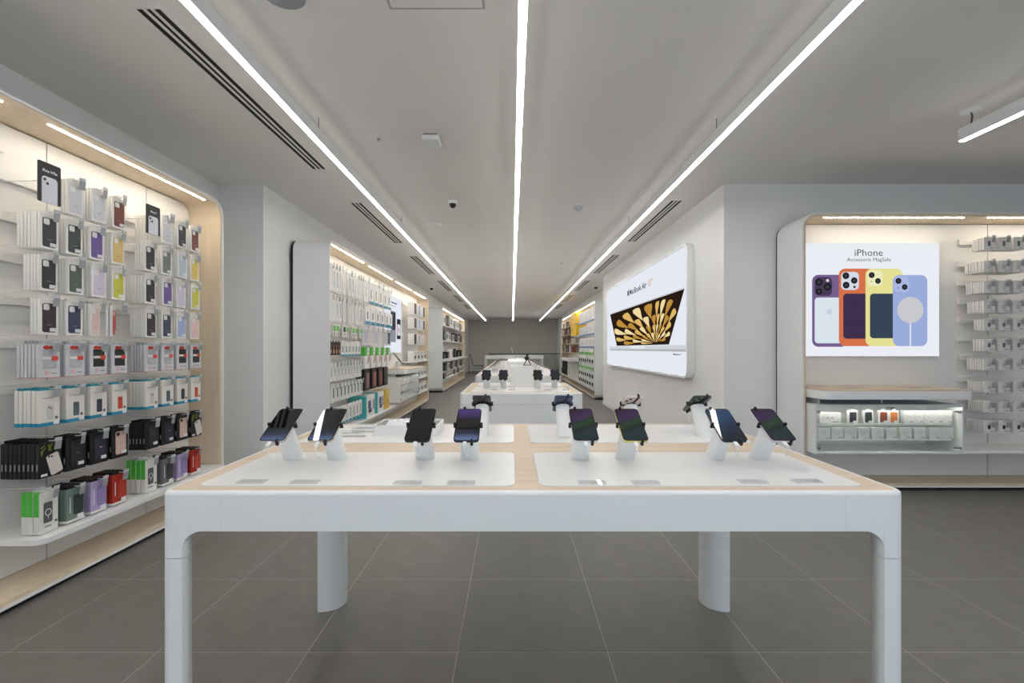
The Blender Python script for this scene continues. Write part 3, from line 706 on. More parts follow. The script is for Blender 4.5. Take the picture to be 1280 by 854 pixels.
# boxes inside the glass cabinet
def cab_x(px, d=4.0): return (px - 640) * d / FPX
def sq_pack(X, Y, Z, w, h, t, label, grp, pics=True):
    s = thing('earphone_box', label, 'box', T(X, Y, Z), grp)
    inst('box', box_mesh('cab', round(w, 3), round(h, 3), t, CARD), s)
    if pics:
        m = MB()
        for sx in (-1, 1): m.prism(circ(w / 2 + sx * w * 0.10, h * 0.52, w * 0.055, 10), -0.0010, 0.0)
        m.build('earphone_picture', col(196, 196, 198), s)
        face_part(s, 'print', INKG, w * 0.60, h * 0.10, w * 0.9, h * 0.16, 0.0008)
    return s
for k, (a, b) in enumerate([(135, 222), (232, 318), (330, 415), (425, 508), (525, 612), (630, 712), (735, 815), (835, 918), (945, 1030), (1035, 1118)]):
    xa, xb = cab_x(1000 + a / 5.818), cab_x(1000 + b / 5.818)
    sq_pack(xa, 4.003, 0.4587, xb - xa, 0.094, 0.03, '%s small white box from left, lower cabinet shelf' % ORD[k], 'white boxes on the lower cabinet shelf')
for k, (a, b) in enumerate([(760, 833), (836, 903), (906, 973), (976, 1043), (1046, 1110)]):
    xa, xb = cab_x(1000 + a / 5.818), cab_x(1000 + b / 5.818)
    sq_pack(xa, 4.003, 0.5907, xb - xa, 0.104, 0.04, '%s white box right of orange pack, upper cabinet shelf' % ORD[k], 'white boxes on the upper cabinet shelf', pics=True)
xa = cab_x(1000 + 145 / 5.818); s = sq_pack(xa, 4.003, 0.5907, 0.178, 0.088, 0.10, 'wide white box at left end of upper cabinet shelf', None)
for a, c, nm in ((352, col(58, 58, 70), 'dark grey'), (465, col(52, 60, 62), 'dark green'), (575, col(140, 70, 46), 'rust brown'), (650, col(220, 128, 66), 'bright orange')):
    s = thing('wallet_pack', '%s wallet in white pack on upper cabinet shelf' % nm, 'wallet pack', T(cab_x(1000 + a / 5.818), 4.003, 0.5907), 'wallet packs in the glass cabinet')
    inst('box', box_mesh('wal', 0.082, 0.106, 0.02, CARD), s)
    face_part(s, 'wallet', c, 0.012, 0.008, 0.070, 0.094, 0.006, -0.002, 0.002)
    face_part(s, 'sticker', col(232, 232, 232), 0.04, 0.004, 0.076, 0.022, 0.001, -0.003, 0.001)
    face_part(s, 'hang_tab', CARD, 0.026, 0.104, 0.056, 0.118, 0.003, 0.002, 0.002)
for k, (x, y) in enumerate([(2.80, 3.98), (3.35, 4.02)]):
    s = thing('price_plate', ['clear price plate on left of oak ledge', 'clear price plate on middle of oak ledge'][k], 'price tag', T(x, y, 0.8864), 'clear price plates')
    MB().slab(0, 0, 0.22, 0.09, 0.004, 0.003, 0, 0.0006, axis='z').build('plate', ACRYL, s)
    MB().box(0.05, 0.03, 0.0032, 0.16, 0.036, 0.0036).build('print', INKG, s)

# ---- large light box on the right wall --------------------------------------------
XF, YN, YFAR = 1.917, 5.19, 9.63
MLB = T(XF, YFAR, 0, R(-90))
LB = thing('wall_light_box', 'large wall mounted light box showing an open laptop', 'light box', MLB)
W_, Za, Zb = YFAR - YN, 0.885, 2.395
MB().ring(rrect(0, Za, W_, Zb, 0.11, 8), rrect(0.03, Za + 0.03, W_ - 0.03, Zb - 0.03, 0.085, 8), 0, XR1 - XF).build('frame', WHITE, LB, bevel=0.006)
MB().prism(rrect(0.03, Za + 0.03, W_ - 0.03, Zb - 0.03, 0.085, 8), 0.012, 0.06).build('lit_face', pr(238, 242, 252), LB)
ly = 0.0115
lid = MB().prism([(0.30, 1.905), (4.34, 1.905), (4.30, 1.885), (0.34, 1.885)], ly - 0.0006, ly + 0.0006).build('lid_edge_picture', pr(206, 208, 212), LB)
scr = MB().prism([(0.905, 1.272), (3.80, 1.272), (4.325, 1.888), (0.315, 1.888)], ly - 0.0008, ly).build('screen_picture', pr(42, 30, 22), LB)
gold = emis('print_gold', (232, 190, 108), SIGN_E); gold2 = emis('print_pale_gold', (250, 226, 168), SIGN_E); gold3 = emis('print_deep_gold', (196, 146, 66), SIGN_E)
def inside(x, z):
    tt = (z - 1.272) / 0.616
    return 1.284 < z < 1.876 and 0.905 - 0.59 * tt + 0.04 < x < 3.80 + 0.525 * tt - 0.04
gm = [MB(), MB(), MB()]
CX, CZ = 3.22, 1.292
def PT(rad, ang):
    ca, sa = math.cos(ang), math.sin(ang)
    kq = rad / max(abs(ca) ** 4 + abs(sa) ** 4, 1e-6) ** 0.25
    return (CX + kq * ca * (2.60 if ca < 0 else 1.0), CZ + kq * sa * 0.57)
for ring, (r0, r1, nn) in enumerate([(0.03, 0.26, 9), (0.20, 0.45, 11), (0.38, 0.68, 12), (0.60, 0.98, 12)]):
    ln = r1 - r0; da = R(176.0 / nn) * 0.44
    for j in range(nn):
        a_ = R(177 - 172.0 * (j + 0.5 * (ring % 2) + 0.15) / nn)
        pts = [PT(r0, a_), PT(r0 + ln * 0.4, a_ + da * 0.7), PT(r0 + ln * 0.72, a_ + da), PT(r0 + ln * 0.93, a_ + da * 0.8), PT(r1, a_ + da * 0.2), PT(r0 + ln * 0.97, a_ - da * 0.45), PT(r0 + ln * 0.75, a_ - da * 0.5), PT(r0 + ln * 0.4, a_ - da * 0.25)]
        for shrink in range(8):
            if all(inside(*q) for q in pts): gm[(ring + j) % 3].prism(pts, ly - 0.0016, ly - 0.0008); break
            p0 = pts[0]; pts = [(p0[0] + (q[0] - p0[0]) * 0.9, p0[1] + (q[1] - p0[1]) * 0.9) for q in pts]
for m, g, nm in zip(gm, (gold, gold2, gold3), ('gold_petals_picture', 'pale_petals_picture', 'deep_petals_picture')): m.build(nm, g, scr)
MB().prism(rrect(0.28, 1.215, 4.38, 1.262, (0.02, 0.02, 0.004, 0.004)), ly - 0.0006, ly + 0.0006).build('keyboard_base_picture', pr(216, 218, 222), LB)
MB().prism(rrect(0.29, 1.186, 4.37, 1.2145, (0.014, 0.014, 0.002, 0.002)), ly - 0.0005, ly + 0.0006).build('base_shadow_picture', pr(184, 186, 192), LB)
MB().box(1.92, ly - 0.0012, 1.222, 2.74, ly, 1.262).build('notch_picture', pr(238, 240, 243), LB)
text_obj('MacBook Air', 0.125, pr(50, 48, 50), LB, 2.33, 2.10, ly - 0.0008, width=0.98, bold=0.002)
text_obj('15"', 0.125, pr(214, 170, 110), LB, 2.99, 2.10, ly - 0.0008, width=0.20, bold=0.002)
fruit(MB(), 1.70, 2.095, 0.115, ly - 0.001, ly).build('emblem', pr(50, 48, 50), LB)
text_obj('MacBook Air', 0.026, pr(60, 60, 64), LB, 4.08, 1.145, ly - 0.0008, width=0.26, bold=0.001)
text_obj('15"', 0.022, pr(110, 110, 114), LB, 0.50, 1.15, ly - 0.0008, width=0.12)

# ------------------------------------------------------------------ first display table
ZTB = 0.853
TX0, TX1, TY0, TY1 = -0.900, 1.008, 1.207, 2.31
TAB = thing('display_table', 'large white framed display table with oak top in front', 'table', T(0, 0, 0))
def leg_section(k_=1.0):
    pts = [(0.0, 0.055)]
    for k in range(7):
        a = R(180 + 90 * k / 6); pts.append((0.033 + 0.033 * math.cos(a), 0.033 + 0.033 * math.sin(a)))
    if k_ > 1:
        return pts + [(0.100, 0.0), (0.103, 0.02), (0.102, 0.042), (0.096, 0.062), (0.084, 0.082), (0.066, 0.098), (0.044, 0.109), (0.02, 0.114), (0.0, 0.115)]
    pts += [(0.060 * k_, 0.0), (0.0655 * k_, 0.008), (0.067 * k_, 0.018), (0.064 * k_, 0.028), (0.057 * k_, 0.042), (0.047 * k_, 0.058), (0.034 * k_, 0.078), (0.018 * k_, 0.098), (0.0, 0.114)]
    return pts
ZA, ZS = 0.755, 0.686
for sx in (0, 1):
    for sy in (0, 1):
        ox, oy = (TX1 if sx else TX0), (TY1 if sy else TY0); fx, fy = (-1 if sx else 1), (-1 if sy else 1)
        P = lambda u, v: (ox + fx * u, oy + fy * v)
        sec = [P(u, v) for u, v in leg_section(1.5 if sy else 1.0)]
        lg = MB().prism(sec, 0.0, ZS - 0.0015, 'z').build('leg', WHITE, TAB)
        m = MB().prism(sec, ZS, ZA, 'z')
        el = [(0.0, 0.158)] + [(0.033 + 0.033 * math.cos(R(180 + 90 * k / 6)), 0.033 + 0.033 * math.sin(R(180 + 90 * k / 6))) for k in range(7)] + [(0.158, 0.0), (0.158, 0.03), (0.06, 0.03), (0.03, 0.06), (0.03, 0.158)]
        el2 = [(max(0.007, u) if u < 0.02 else u, max(0.007, v) if v < 0.02 else v) for u, v in el]
        mc = MB().prism([P(u, v) for u, v in el], ZA, ZTB - 0.006, 'z').build('corner_bracket', WHITE, TAB, bevel=0.0)
        m.build('leg_head', WHITE, mc)
        # coves between leg and apron
        rc = 0.05; cv = MB()
        lw = 0.088 if sy else 0.0595
        arc = [(lw + rc - rc * math.cos(R(90 * k / 8)), ZA - rc + rc * math.sin(R(90 * k / 8))) for k in range(9)]
        poly = [(lw, ZA)] + arc[:]
        cv.prism([(ox + fx * u, z) for u, z in poly], oy + fy * 0.0006, oy + fy * 0.028, 'y')
        arc2 = [(0.090 + rc - rc * math.cos(R(90 * k / 8)), ZA - rc + rc * math.sin(R(90 * k / 8))) for k in range(9)]
        cv.prism([(oy + fy * u, z) for u, z in [(0.09, ZA)] + arc2], ox + fx * 0.0006, ox + fx * 0.028, 'x')
        cv.build('cove', WHITE, mc)
g = 0.1585
MB().box(TX0 + g, TY0, ZA, TX1 - g, TY0 + 0.03, ZTB - 0.006).build('front_rail', WHITE, TAB)
MB().box(TX0 + g, TY1 - 0.03, ZA, TX1 - g, TY1, ZTB - 0.006).build('rear_rail', WHITE, TAB)
MB().box(TX0, TY0 + g, ZA, TX0 + 0.03, TY1 - g, ZTB - 0.006).build('side_rail', WHITE, TAB)
MB().box(TX1 - 0.03, TY0 + g, ZA, TX1, TY1 - g, ZTB - 0.006).build('side_rail', WHITE, TAB)
# rounded white rim on top of the apron and the oak top inside it
def rim_ring(x0, y0, x1, y1, r, zlow, zhigh, wdt):
    m = MB(); P_ = []
    for k in range(5):
        a = R(90 * k / 4); e = 0.009 * (1 - math.cos(a)); z = zlow + (zhigh - zlow) * math.sin(a); P_.append((e, z))
    P_ += [(wdt, zhigh), (wdt, zlow)]
    base = [rrect(x0 + e, y0 + e, x1 - e, y1 - e, max(r - e, 0.004), 8) for e, z in P_]
    n = len(base[0]); vs = []
    for rr_, (e, z) in zip(base, P_): vs += [(p[0], p[1], z) for p in rr_]
    L_ = len(P_); fs = []
    for l in range(L_):
        q = (l + 1) % L_
        fs += [(l * n + i, l * n + (i + 1) % n, q * n + (i + 1) % n, q * n + i) for i in range(n)]
    return m.add(vs, fs)
rim_ring(TX0, TY0, TX1, TY1, 0.033, ZTB - 0.006, ZTB + 0.003, 0.014).build('rim', WHITE, TAB)
MB().prism(rrect(TX0 + 0.0142, TY0 + 0.0142, TX1 - 0.0142, TY1 - 0.0142, 0.020, 8), ZTB - 0.03, ZTB + 0.0025, 'z').build('oak_top', WOOD, TAB)
ZM = ZTB + 0.0027
def matt(x0, y0, x1, y1, label, z=ZM):
    o = MB().slab(x0, y0, x1, y1, 0.028, z + 0.0035, z, 0.0012, axis='z').build('display_mat', MATTOP)
    return tag(o, label, 'mat', 'white display mats')
matt(-0.835, 1.252, 0.008, 1.655, 'white mat at front left of the large table')
matt(0.072, 1.252, 0.932, 1.655, 'white mat at front right of the large table')
matt(-0.835, 1.825, 0.008, 2.245, 'white mat at rear left of the large table')
matt(0.072, 1.825, 0.932, 2.245, 'white mat at rear right of the large table')
ZP = ZM + 0.0036

# ---- phones on stands ----------------------------------------------------------
SCREENS = {
    'dusk': gradmat('screen_dusk', [(0.0, (96, 116, 160)), (0.2, (40, 48, 70)), (0.4, (8, 8, 12)), (1.0, (10, 10, 14))], estr=0.45),
    'dark': gradmat('screen_dark', [(0.0, (8, 8, 9)), (1.0, (12, 12, 14))], estr=0.3),
    'violet': gradmat('screen_violet', [(0.0, (110, 132, 180)), (0.22, (34, 42, 66)), (0.36, (6, 6, 10)), (0.62, (8, 6, 14)), (0.84, (62, 40, 104)), (1.0, (84, 56, 130))], estr=0.5),
    'swirl': gradmat('screen_swirl', [(0.0, (18, 40, 44)), (0.28, (26, 44, 50)), (0.36, (8, 14, 16)), (0.52, (28, 62, 38)), (0.62, (22, 40, 30)), (0.66, (56, 34, 74)), (0.86, (48, 26, 66)), (1.0, (40, 18, 40))], estr=0.55, swirl=True),
    'teal': gradmat('screen_teal', [(0.0, (12, 20, 34)), (0.4, (20, 34, 60)), (0.7, (28, 62, 96)), (1.0, (30, 58, 84))], estr=0.6, swirl=True),
    'navy': gradmat('screen_navy', [(0.0, (16, 18, 30)), (0.5, (10, 10, 14)), (1.0, (26, 30, 70))], estr=0.5)}
PB = dict(silver=mat('phone_silver', (198, 196, 196), 0.25, metal=0.8), gold=mat('phone_gold', (216, 204, 184), 0.25, metal=0.8), black=mat('phone_black', (34, 34, 37), 0.3),
          white=mat('phone_white', (226, 224, 228), 0.25), yellow=mat('phone_yellow', (226, 214, 130), 0.3), midnight=mat('phone_midnight', (38, 44, 56), 0.25), lilac=mat('phone_lilac', (214, 204, 220), 0.25),
          blue=mat('phone_blue', (54, 68, 106), 0.2), pink=mat('phone_pink', (228, 208, 204), 0.25), green=mat('phone_green', (58, 68, 62), 0.2))
PHW, PHL, PHT = 0.0765, 0.158, 0.0085
TILT = R(29.5)
PLUG = mat('white_plug', (238, 238, 238), 0.3)
post_me = None
def make_stand():
    """local origin at the base on the mat, phone leans towards -y"""
    t = thing('phone_stand', None, None)
    nrm = Vector((0, -math.sin(TILT), math.cos(TILT))); c = Vector((0, -0.080, 0.1225)); top = c - nrm * 0.012
    up = Vector((0, math.cos(TILT), math.sin(TILT)))
    vs = []; n = 28
    for (rad, cen, kind) in ((0.0315, Vector((0, 0, 0)), 0), (0.0312, Vector((0, -0.0025, 0.004)), 0), (0.0285, top, 1)):
        for i in range(n):
            a = 2 * math.pi * i / n
            p = cen + (Vector((rad * math.cos(a), rad * math.sin(a), 0)) if kind == 0 else Vector((rad * math.cos(a), 0, 0)) + up * rad * math.sin(a))
            vs.append(tuple(p))
    fs = [tuple(range(n)), tuple(range(3 * n - 1, 2 * n - 1, -1))]
    for l in (0, 1): fs += [(l * n + i, l * n + (i + 1) % n, (l + 1) * n + (i + 1) % n, (l + 1) * n + i) for i in range(n)]
    MB().add(vs, fs).build('post', WHITE, t)
    def F(x, y, z): return tuple(c + Vector((1, 0, 0)) * x + up * y + nrm * z)
    def fbox(m, x0, y0, z0, x1, y1, z1):
        q = [F(x, y, z) for z in (z0, z1) for x, y in ((x0, y0), (x1, y0), (x1, y1), (x0, y1))]
        return m.add(q, [(0, 3, 2, 1), (4, 5, 6, 7), (0, 1, 5, 4), (1, 2, 6, 5), (2, 3, 7, 6), (3, 0, 4, 7)])
    hb = PHT / 2
    fbox(MB(), -0.018, -0.018, -0.0118, 0.018, 0.018, -hb - 0.0012).build('hub', BLACK, t, bevel=0.002)
    for nm, (x, y) in (('side_clamp', (-1, 0)), ('side_clamp', (1, 0)), ('top_clamp', (-0.45, 1)), ('bottom_clamp', (0.45, -1))):
        ex, ey = (x * (PHW / 2 + 0.003), y * 0) if abs(x) == 1 else (x * PHW / 2, y * (PHL / 2 + 0.003))
        m = MB().tube([F(x * 0.012, y * 0.012, -hb - 0.004), F(ex, ey, -hb - 0.004)], 0.0036, 6)
        m.tube([F(ex, ey, -hb - 0.005), F(ex, ey, hb + 0.003)], 0.0046, 8)
        ix, iy = (-x * 0.005, 0) if abs(x) == 1 else (0, -y * 0.006)
        m.tube([F(ex, ey, hb + 0.0030), F(ex + ix, ey + iy, hb + 0.0030)], 0.0028, 6)
        m.build(nm, BLACK, t)
    pg = fbox(MB(), -0.0085, -PHL / 2 - 0.020, -0.003, 0.0025, -PHL / 2 - 0.001, 0.003).build('plug', PLUG, t, bevel=0.001)
    p0 = Vector(F(-0.003, -PHL / 2 - 0.019, 0))
    MB().tube([tuple(p0), tuple(p0 + Vector((0.0, -0.004, -0.010))), tuple(p0 + Vector((0.004, 0.004, -0.026))), tuple(p0 + Vector((0.010, 0.022, -0.034))), tuple(p0 + Vector((0.012, 0.040, -0.024))), tuple(p0 + Vector((0.010, 0.062, 0.0)))], 0.0014, 6).build('cable', PLUG, pg)
    return t
stand_proto = None
BODYM = {}
def phone(X, Y, Z, body, screen, rear, plabel, slabel):
    global stand_proto
    rz = math.pi if rear else 0
    if stand_proto is None: stand_proto = s = make_stand()
    else: s = dup(stand_proto)
    Mb = T(X, Y, Z, rz); s.matrix_world = Mb; tag(s, slabel, 'stand', 'white phone stands')
    p = thing('smartphone', plabel, 'phone', Mb @ Matrix.Translation((0, -0.080, 0.1225)) @ Matrix.Rotation(TILT, 4, 'X'), 'phones on display')
    h = PHT / 2
    if body not in BODYM: BODYM[body] = MB().slab(-PHW / 2, -PHL / 2, PHW / 2, PHL / 2, 0.012, -h, h - 0.0004, 0.0012, axis='z').mesh('body', PB[body])
    inst('body', BODYM[body], p)
    sm = SCREENS[screen]
    if sm.name not in BODYM:
        BODYM[sm.name] = (MB().prism(rrect(-PHW / 2 + 0.0005, -PHL / 2 + 0.0005, PHW / 2 - 0.0005, PHL / 2 - 0.0005, 0.0115), h - 0.0004, h + 0.0002, 'z').mesh('screen_glass', mat('bezel_glass', (6, 6, 7), 0.03)),
                          MB().prism(rrect(-PHW / 2 + 0.003, -PHL / 2 + 0.003, PHW / 2 - 0.003, PHL / 2 - 0.003, 0.0095), h + 0.0001, h + 0.0004, 'z').mesh('display', sm),
                          MB().prism(rrect(-0.012, PHL / 2 - 0.008, 0.012, PHL / 2 - 0.0025, 0.0022), h + 0.0003, h + 0.0006, 'z').mesh('notch', BLACK))
    for me, nm in zip(BODYM[sm.name], ('screen_glass', 'display', 'notch')): inst(nm, me, p)
    if rear:
        cb = MB().slab(0.002, 0.036, PHW / 2 - 0.003, 0.036 + 0.036, 0.009, -h - 0.002, -h + 0.0005, 0.0008, axis='z').build('camera_bump', PB[body], p)
        m = MB()
        for x, y in ((0.012, 0.063), (0.026, 0.046)): m.lathe([(0.0, 0), (0.0066, 0), (0.0066, -0.002), (0, -0.002)], (x, y, -h - 0.002), 14)
        m.build('lens', BLACK, cb)
    return p
FR = [(-0.716, 'silver', 'dusk', 'silver edged'), (-0.573, 'gold', 'dusk', 'pale gold edged'), (-0.284, 'black', 'dark', 'black'), (-0.137, 'midnight', 'violet', 'violet lit'),
      (0.222, 'white', 'swirl', 'white edged'), (0.370, 'yellow', 'swirl', 'yellow edged'), (0.665, 'midnight', 'teal', 'dark blue'), (0.811, 'lilac', 'swirl', 'lilac edged')]
for k, (X, b, s_, nm) in enumerate(FR):
    side = 'from left' 
    phone(X, 1.560, ZP, b, s_, False, '%s phone, %s %s in the front row' % (nm, ORD[k], side), 'white slanted stand under the %s phone, %s from left in front row' % (nm, ORD[k]))
RW = [(-0.128, 'black', 'dark', 'black'), (0.218, 'blue', 'dark', 'dark blue'), (0.512, 'pink', 'dark', 'pale pink'), (0.800, 'green', 'dark', 'dark green')]
for k, (X, b, s_, nm) in enumerate(RW):
    phone(X, 1.975, ZP, b, s_, True, '%s phone seen from behind in the rear row' % nm, 'white stand holding the %s phone in the rear row' % nm)
# clear price plates along the front of the mats
for k, (px, py) in enumerate([(315.7, 602.5), (381.5, 603), (509.7, 604), (576.6, 604), (739.6, 603.8), (806.8, 603.8), (940.8, 602.7), (1008, 602)]):
    d = FPX * (CAMH - ZP) / (py - HOR); X = (px - 640) * d / FPX
    s = thing('price_plate', '%s clear price plate from left on the front mats' % ORD[k], 'price tag', T(X - 0.037, d - 0.018, ZP), 'clear price plates')
    MB().slab(0, 0, 0.074, 0.034, 0.003, 0.004, 0.0, 0.0006, axis='z').build('plate', ACRYL, s)
    m = MB()
    for j in range(3): m.box(0.008, 0.006 + 0.009 * j, 0.0041, 0.05 + 0.006 * ((j * 2) % 3), 0.0075 + 0.009 * j, 0.0044)
    m.build('print', col(176, 176, 180), s)
# tray and acrylic pieces on the rear left mat
tr = thing('display_tray', 'low white tray with grey inlay on the rear left mat', 'tray', T(-0.580, 1.968, ZP))
o_ = rrect(0, 0, 0.272, 0.19, 0.02); i_ = rrect(0.006, 0.006, 0.266, 0.184, 0.016)
MB().ring(o_, i_, 0.0, 0.042, 'z').build('wall', WHITE, tr); MB().prism(rrect(0.003, 0.003, 0.269, 0.187, 0.018), 0.0, 0.024, 'z').build('base', WHITE, tr)
MB().prism(rrect(0.007, 0.007, 0.265, 0.183, 0.015), 0.0242, 0.034, 'z').build('grey_inlay', col(126, 124, 120, 0.25), tr)
pw = MB(); random.seed(3)
nx, ny = 9, 7; vs = []
for j in range(ny):
    for i in range(nx):
        e = 0 if i in (0, nx - 1) or j in (0, ny - 1) else 1
        vs.append((0.012 * i, 0.016 * j, 0.001 + e * (0.012 + random.uniform(-0.006, 0.010))))
fs = [(j * nx + i, j * nx + i + 1, (j + 1) * nx + i + 1, (j + 1) * nx + i) for j in range(ny - 1) for i in range(nx - 1)]
b0 = len(vs); vs += [(x, y, 0.0) for x, y, z in vs]
fs += [tuple(b0 + q for q in reversed(f)) for f in fs]
edge = [i for i in range(nx)] + [j * nx + nx - 1 for j in range(1, ny)] + [(ny - 1) * nx + i for i in range(nx - 2, -1, -1)] + [j * nx for j in range(ny - 2, 0, -1)]
fs += [(edge[k], edge[(k + 1) % len(edge)], b0 + edge[(k + 1) % len(edge)], b0 + edge[k]) for k in range(len(edge))]
po_ = pw.add(vs, fs).build('plastic_pouch', mat('milky_plastic', (236, 238, 240), 0.2), None); po_.location = (-0.535, 2.0, ZP + 0.0342); tag(po_, 'crumpled white plastic pouch lying in the tray', 'pouch')
for k, (x, y, ww, hh) in enumerate([(-0.700, 1.93, 0.10, 0.028), (-0.690, 2.04, 0.12, 0.03), (-0.700, 2.14, 0.11, 0.03)]):
    s = thing('acrylic_sign', '%s clear acrylic price stand left of the white tray' % ['front', 'middle', 'rear'][k], 'sign', T(x, y, ZP), 'acrylic price stands by the tray')
    MB().box(0, 0, 0, ww, 0.004, hh).build('upright_plate', ACRYL, s); MB().box(0, 0.0042, 0, ww, 0.03, 0.003).build('foot_plate', ACRYL, s)
    MB().box(0.01, -0.0006, hh - 0.012, ww - 0.02, -0.0001, hh - 0.009).build('print', col(176, 176, 180), s)

# ------------------------------------------------------------------ second table with four phones
T2 = thing('display_counter', 'solid white display counter with oak top behind the large table', 'counter', T(0, 0, 0))
def solid_counter(t, x0, y0, x1, y1, zt, seam):
    MB().prism(rrect(x0, y0, x1, y1, 0.04, 8), 0.0, seam - 0.002, 'z').build('body', WHITE, t)
    MB().prism(rrect(x0, y0, x1, y1, 0.04, 8), seam, zt - 0.006, 'z').build('upper_body', WHITE, t)
    MB().prism(rrect(x0 + 0.004, y0 + 0.004, x1 - 0.004, y1 - 0.004, 0.038, 8), seam - 0.0021, seam + 0.0001, 'z').build('seam', col(150, 152, 154), t)
    rim_ring(x0, y0, x1, y1, 0.04, zt - 0.006, zt + 0.003, 0.014).build('rim', WHITE, t)
    MB().prism(rrect(x0 + 0.0142, y0 + 0.0142, x1 - 0.0142, y1 - 0.0142, 0.03, 8), zt - 0.03, zt + 0.0025, 'z').build('oak_top', WOOD, t)
solid_counter(T2, -0.427, 3.87, 0.580, 5.10, ZTB, 0.765)
matt(-0.345, 3.955, 0.495, 4.50, 'white mat at the front of the second counter')
matt(-0.345, 4.60, 0.495, 5.06, 'white mat at the rear of the second counter')
for k, (X, b, s_, nm) in enumerate([(-0.232, 'black', 'navy', 'blue lit'), (-0.078, 'black', 'navy', 'navy lit'), (0.233, 'black', 'dark', 'dark screened'), (0.389, 'midnight', 'navy', 'blue edged')]):
    phone(X, 4.37, ZP, b, s_, False, '%s phone, %s from left on the second counter' % (nm, ORD[k]), 'white stand, %s from left on the second counter' % ORD[k])
for k, X in enumerate([-0.155, 0.0, 0.31, 0.47]):
    s = thing('acrylic_sign', '%s clear acrylic price stand from left on second counter' % ORD[k], 'sign', T(X - 0.03, 4.12, ZP), 'acrylic price stands on the second counter')
    MB().box(0, 0, 0, 0.06, 0.004, 0.035).build('upright_plate', ACRYL, s); MB().box(0, 0.0042, 0, 0.06, 0.03, 0.003).build('foot_plate', ACRYL, s)
bk = thing('display_plinth', 'white box plinth standing on the second counter', 'plinth', T(-0.016, 4.76, ZP))
MB().slab(0, 0, 0.227, 0.26, 0.006, 0.185, 0.0, 0.003, axis='z').build('body', WHITE, bk)
MB().box(0.004, 0.004, 0.1852, 0.223, 0.256, 0.1875).build('top_pad', MATTOP, bk)
# small gimbal stand on the plinth
gz = ZP + 0.1877
gd = thing('gimbal_stand', 'small black tripod gimbal on the white plinth', 'gimbal', T(0.158, 4.90, gz))
MB().box(-0.045, -0.015, 0, 0.045, 0.015, 0.006).build('base', DSTEEL, gd)
for sx in (-1, 1): MB().tube([(sx * 0.036, 0, 0.006), (sx * 0.008, 0, 0.055)], 0.005, 8).build('leg', DSTEEL, gd)
MB().tube([(-0.004, 0, 0.054), (-0.024, 0.0, 0.075), (-0.008, 0, 0.094)], 0.009, 8).build('arm', BLACK, gd)
MB().lathe([(0, 0.062), (0.018, 0.062), (0.020, 0.076), (0.016, 0.094), (0, 0.094)], n=14).build('motor', BLACK, gd)
MB().lathe([(0, 0.095), (0.010, 0.097), (0.014, 0.107), (0.010, 0.118), (0, 0.120)], n=14).build('head', BLACK, gd)

# ------------------------------------------------------------------ third long counter and things on it
T3 = thing('display_counter', 'long white display counter with laptops farther back', 'counter', T(0, 0, 0))
solid_counter(T3, -0.50, 6.46, 0.665, 14.2, ZTB, 0.765)
matt(-0.44, 6.56, -0.09, 14.1, 'long white mat on left side of the long counter')
matt(0.26, 6.56, 0.605, 14.1, 'long white mat on right side of the long counter')
rs = tag(MB().slab(-0.07, 6.75, 0.24, 10.1, 0.01, 1.035, ZM, 0.004, axis='z').build('center_riser', WHITE), 'raised white block along the middle of the long counter', 'plinth')
def laptop(M, label, grp):
    t = thing('laptop', label, 'laptop', M, grp)
    MB().slab(-0.15, -0.10, 0.15, 0.11, 0.01, 0.014, 0.0, 0.002, axis='z').build('keyboard_base', PB['silver'], t)
    ld = MB().slab(-0.15, 0.0, 0.15, 0.205, 0.01, -0.005, 0.0, 0.001).build('lid', PB['silver'], t)
    ld.location = (0, 0.112, 0.012); ld.rotation_euler = (R(-14), 0, 0)
    sc = MB().slab(-0.143, 0.008, 0.143, 0.198, 0.006, -0.0065, -0.005, 0.0004).build('screen', BLACK, ld)
    return t
laptop(T(-0.03, 8.9, 1.0352, R(-90)), 'left of two open laptops standing on the raised block', 'laptops on the raised block')
laptop(T(0.15, 9.4, 1.0352, R(90)), 'right of two open laptops standing on the raised block', 'laptops on the raised block')
def tablet(X, Y, rz, label, grp):
    t = thing('tablet', label, 'tablet', T(X, Y, ZP, rz), grp)
    MB().box(-0.05, 0.03, 0, 0.05, 0.09, 0.006).build('stand_foot', WHITE, t)
    MB().tube([(0, 0.06, 0.005), (0, 0.03, 0.055)], 0.010, 10).build('stand_post', WHITE, t)
    b = MB().slab(-0.13, -0.09, 0.13, 0.09, 0.012, 0.006, 0.0, 0.001, axis='z').build('body', BLACK, t)
    b.location = (0, 0.02, 0.062); b.rotation_euler = (R(25), 0, 0)
    s = MB().slab(-0.122, -0.082, 0.122, 0.082, 0.006, 0.0072, 0.0062, 0.0003, axis='z').build('screen', SCREENS['dark'], b)
for k in range(6):
    y = 7.9 + 1.0 * k
    tablet(-0.36, y, R(-90), '%s dark tablet along the left edge of long counter' % ORD[k], 'tablets along the left counter edge')
    tablet(0.52, y + 0.3, R(90), '%s dark tablet along the right edge of long counter' % ORD[k], 'tablets along the right counter edge')
for k, (x, y) in enumerate([(-0.3, 7.2), (-0.32, 7.6), (0.40, 7.3)]):
    s = thing('acrylic_sign', '%s acrylic price stand on the long counter' % ['front left', 'rear left', 'right hand'][k], 'sign', T(x, y, ZP))
    MB().box(0, 0, 0, 0.09, 0.004, 0.05).build('upright_plate', ACRYL, s); MB().box(0, 0.0042, 0, 0.09, 0.03, 0.003).build('foot_plate', ACRYL, s)
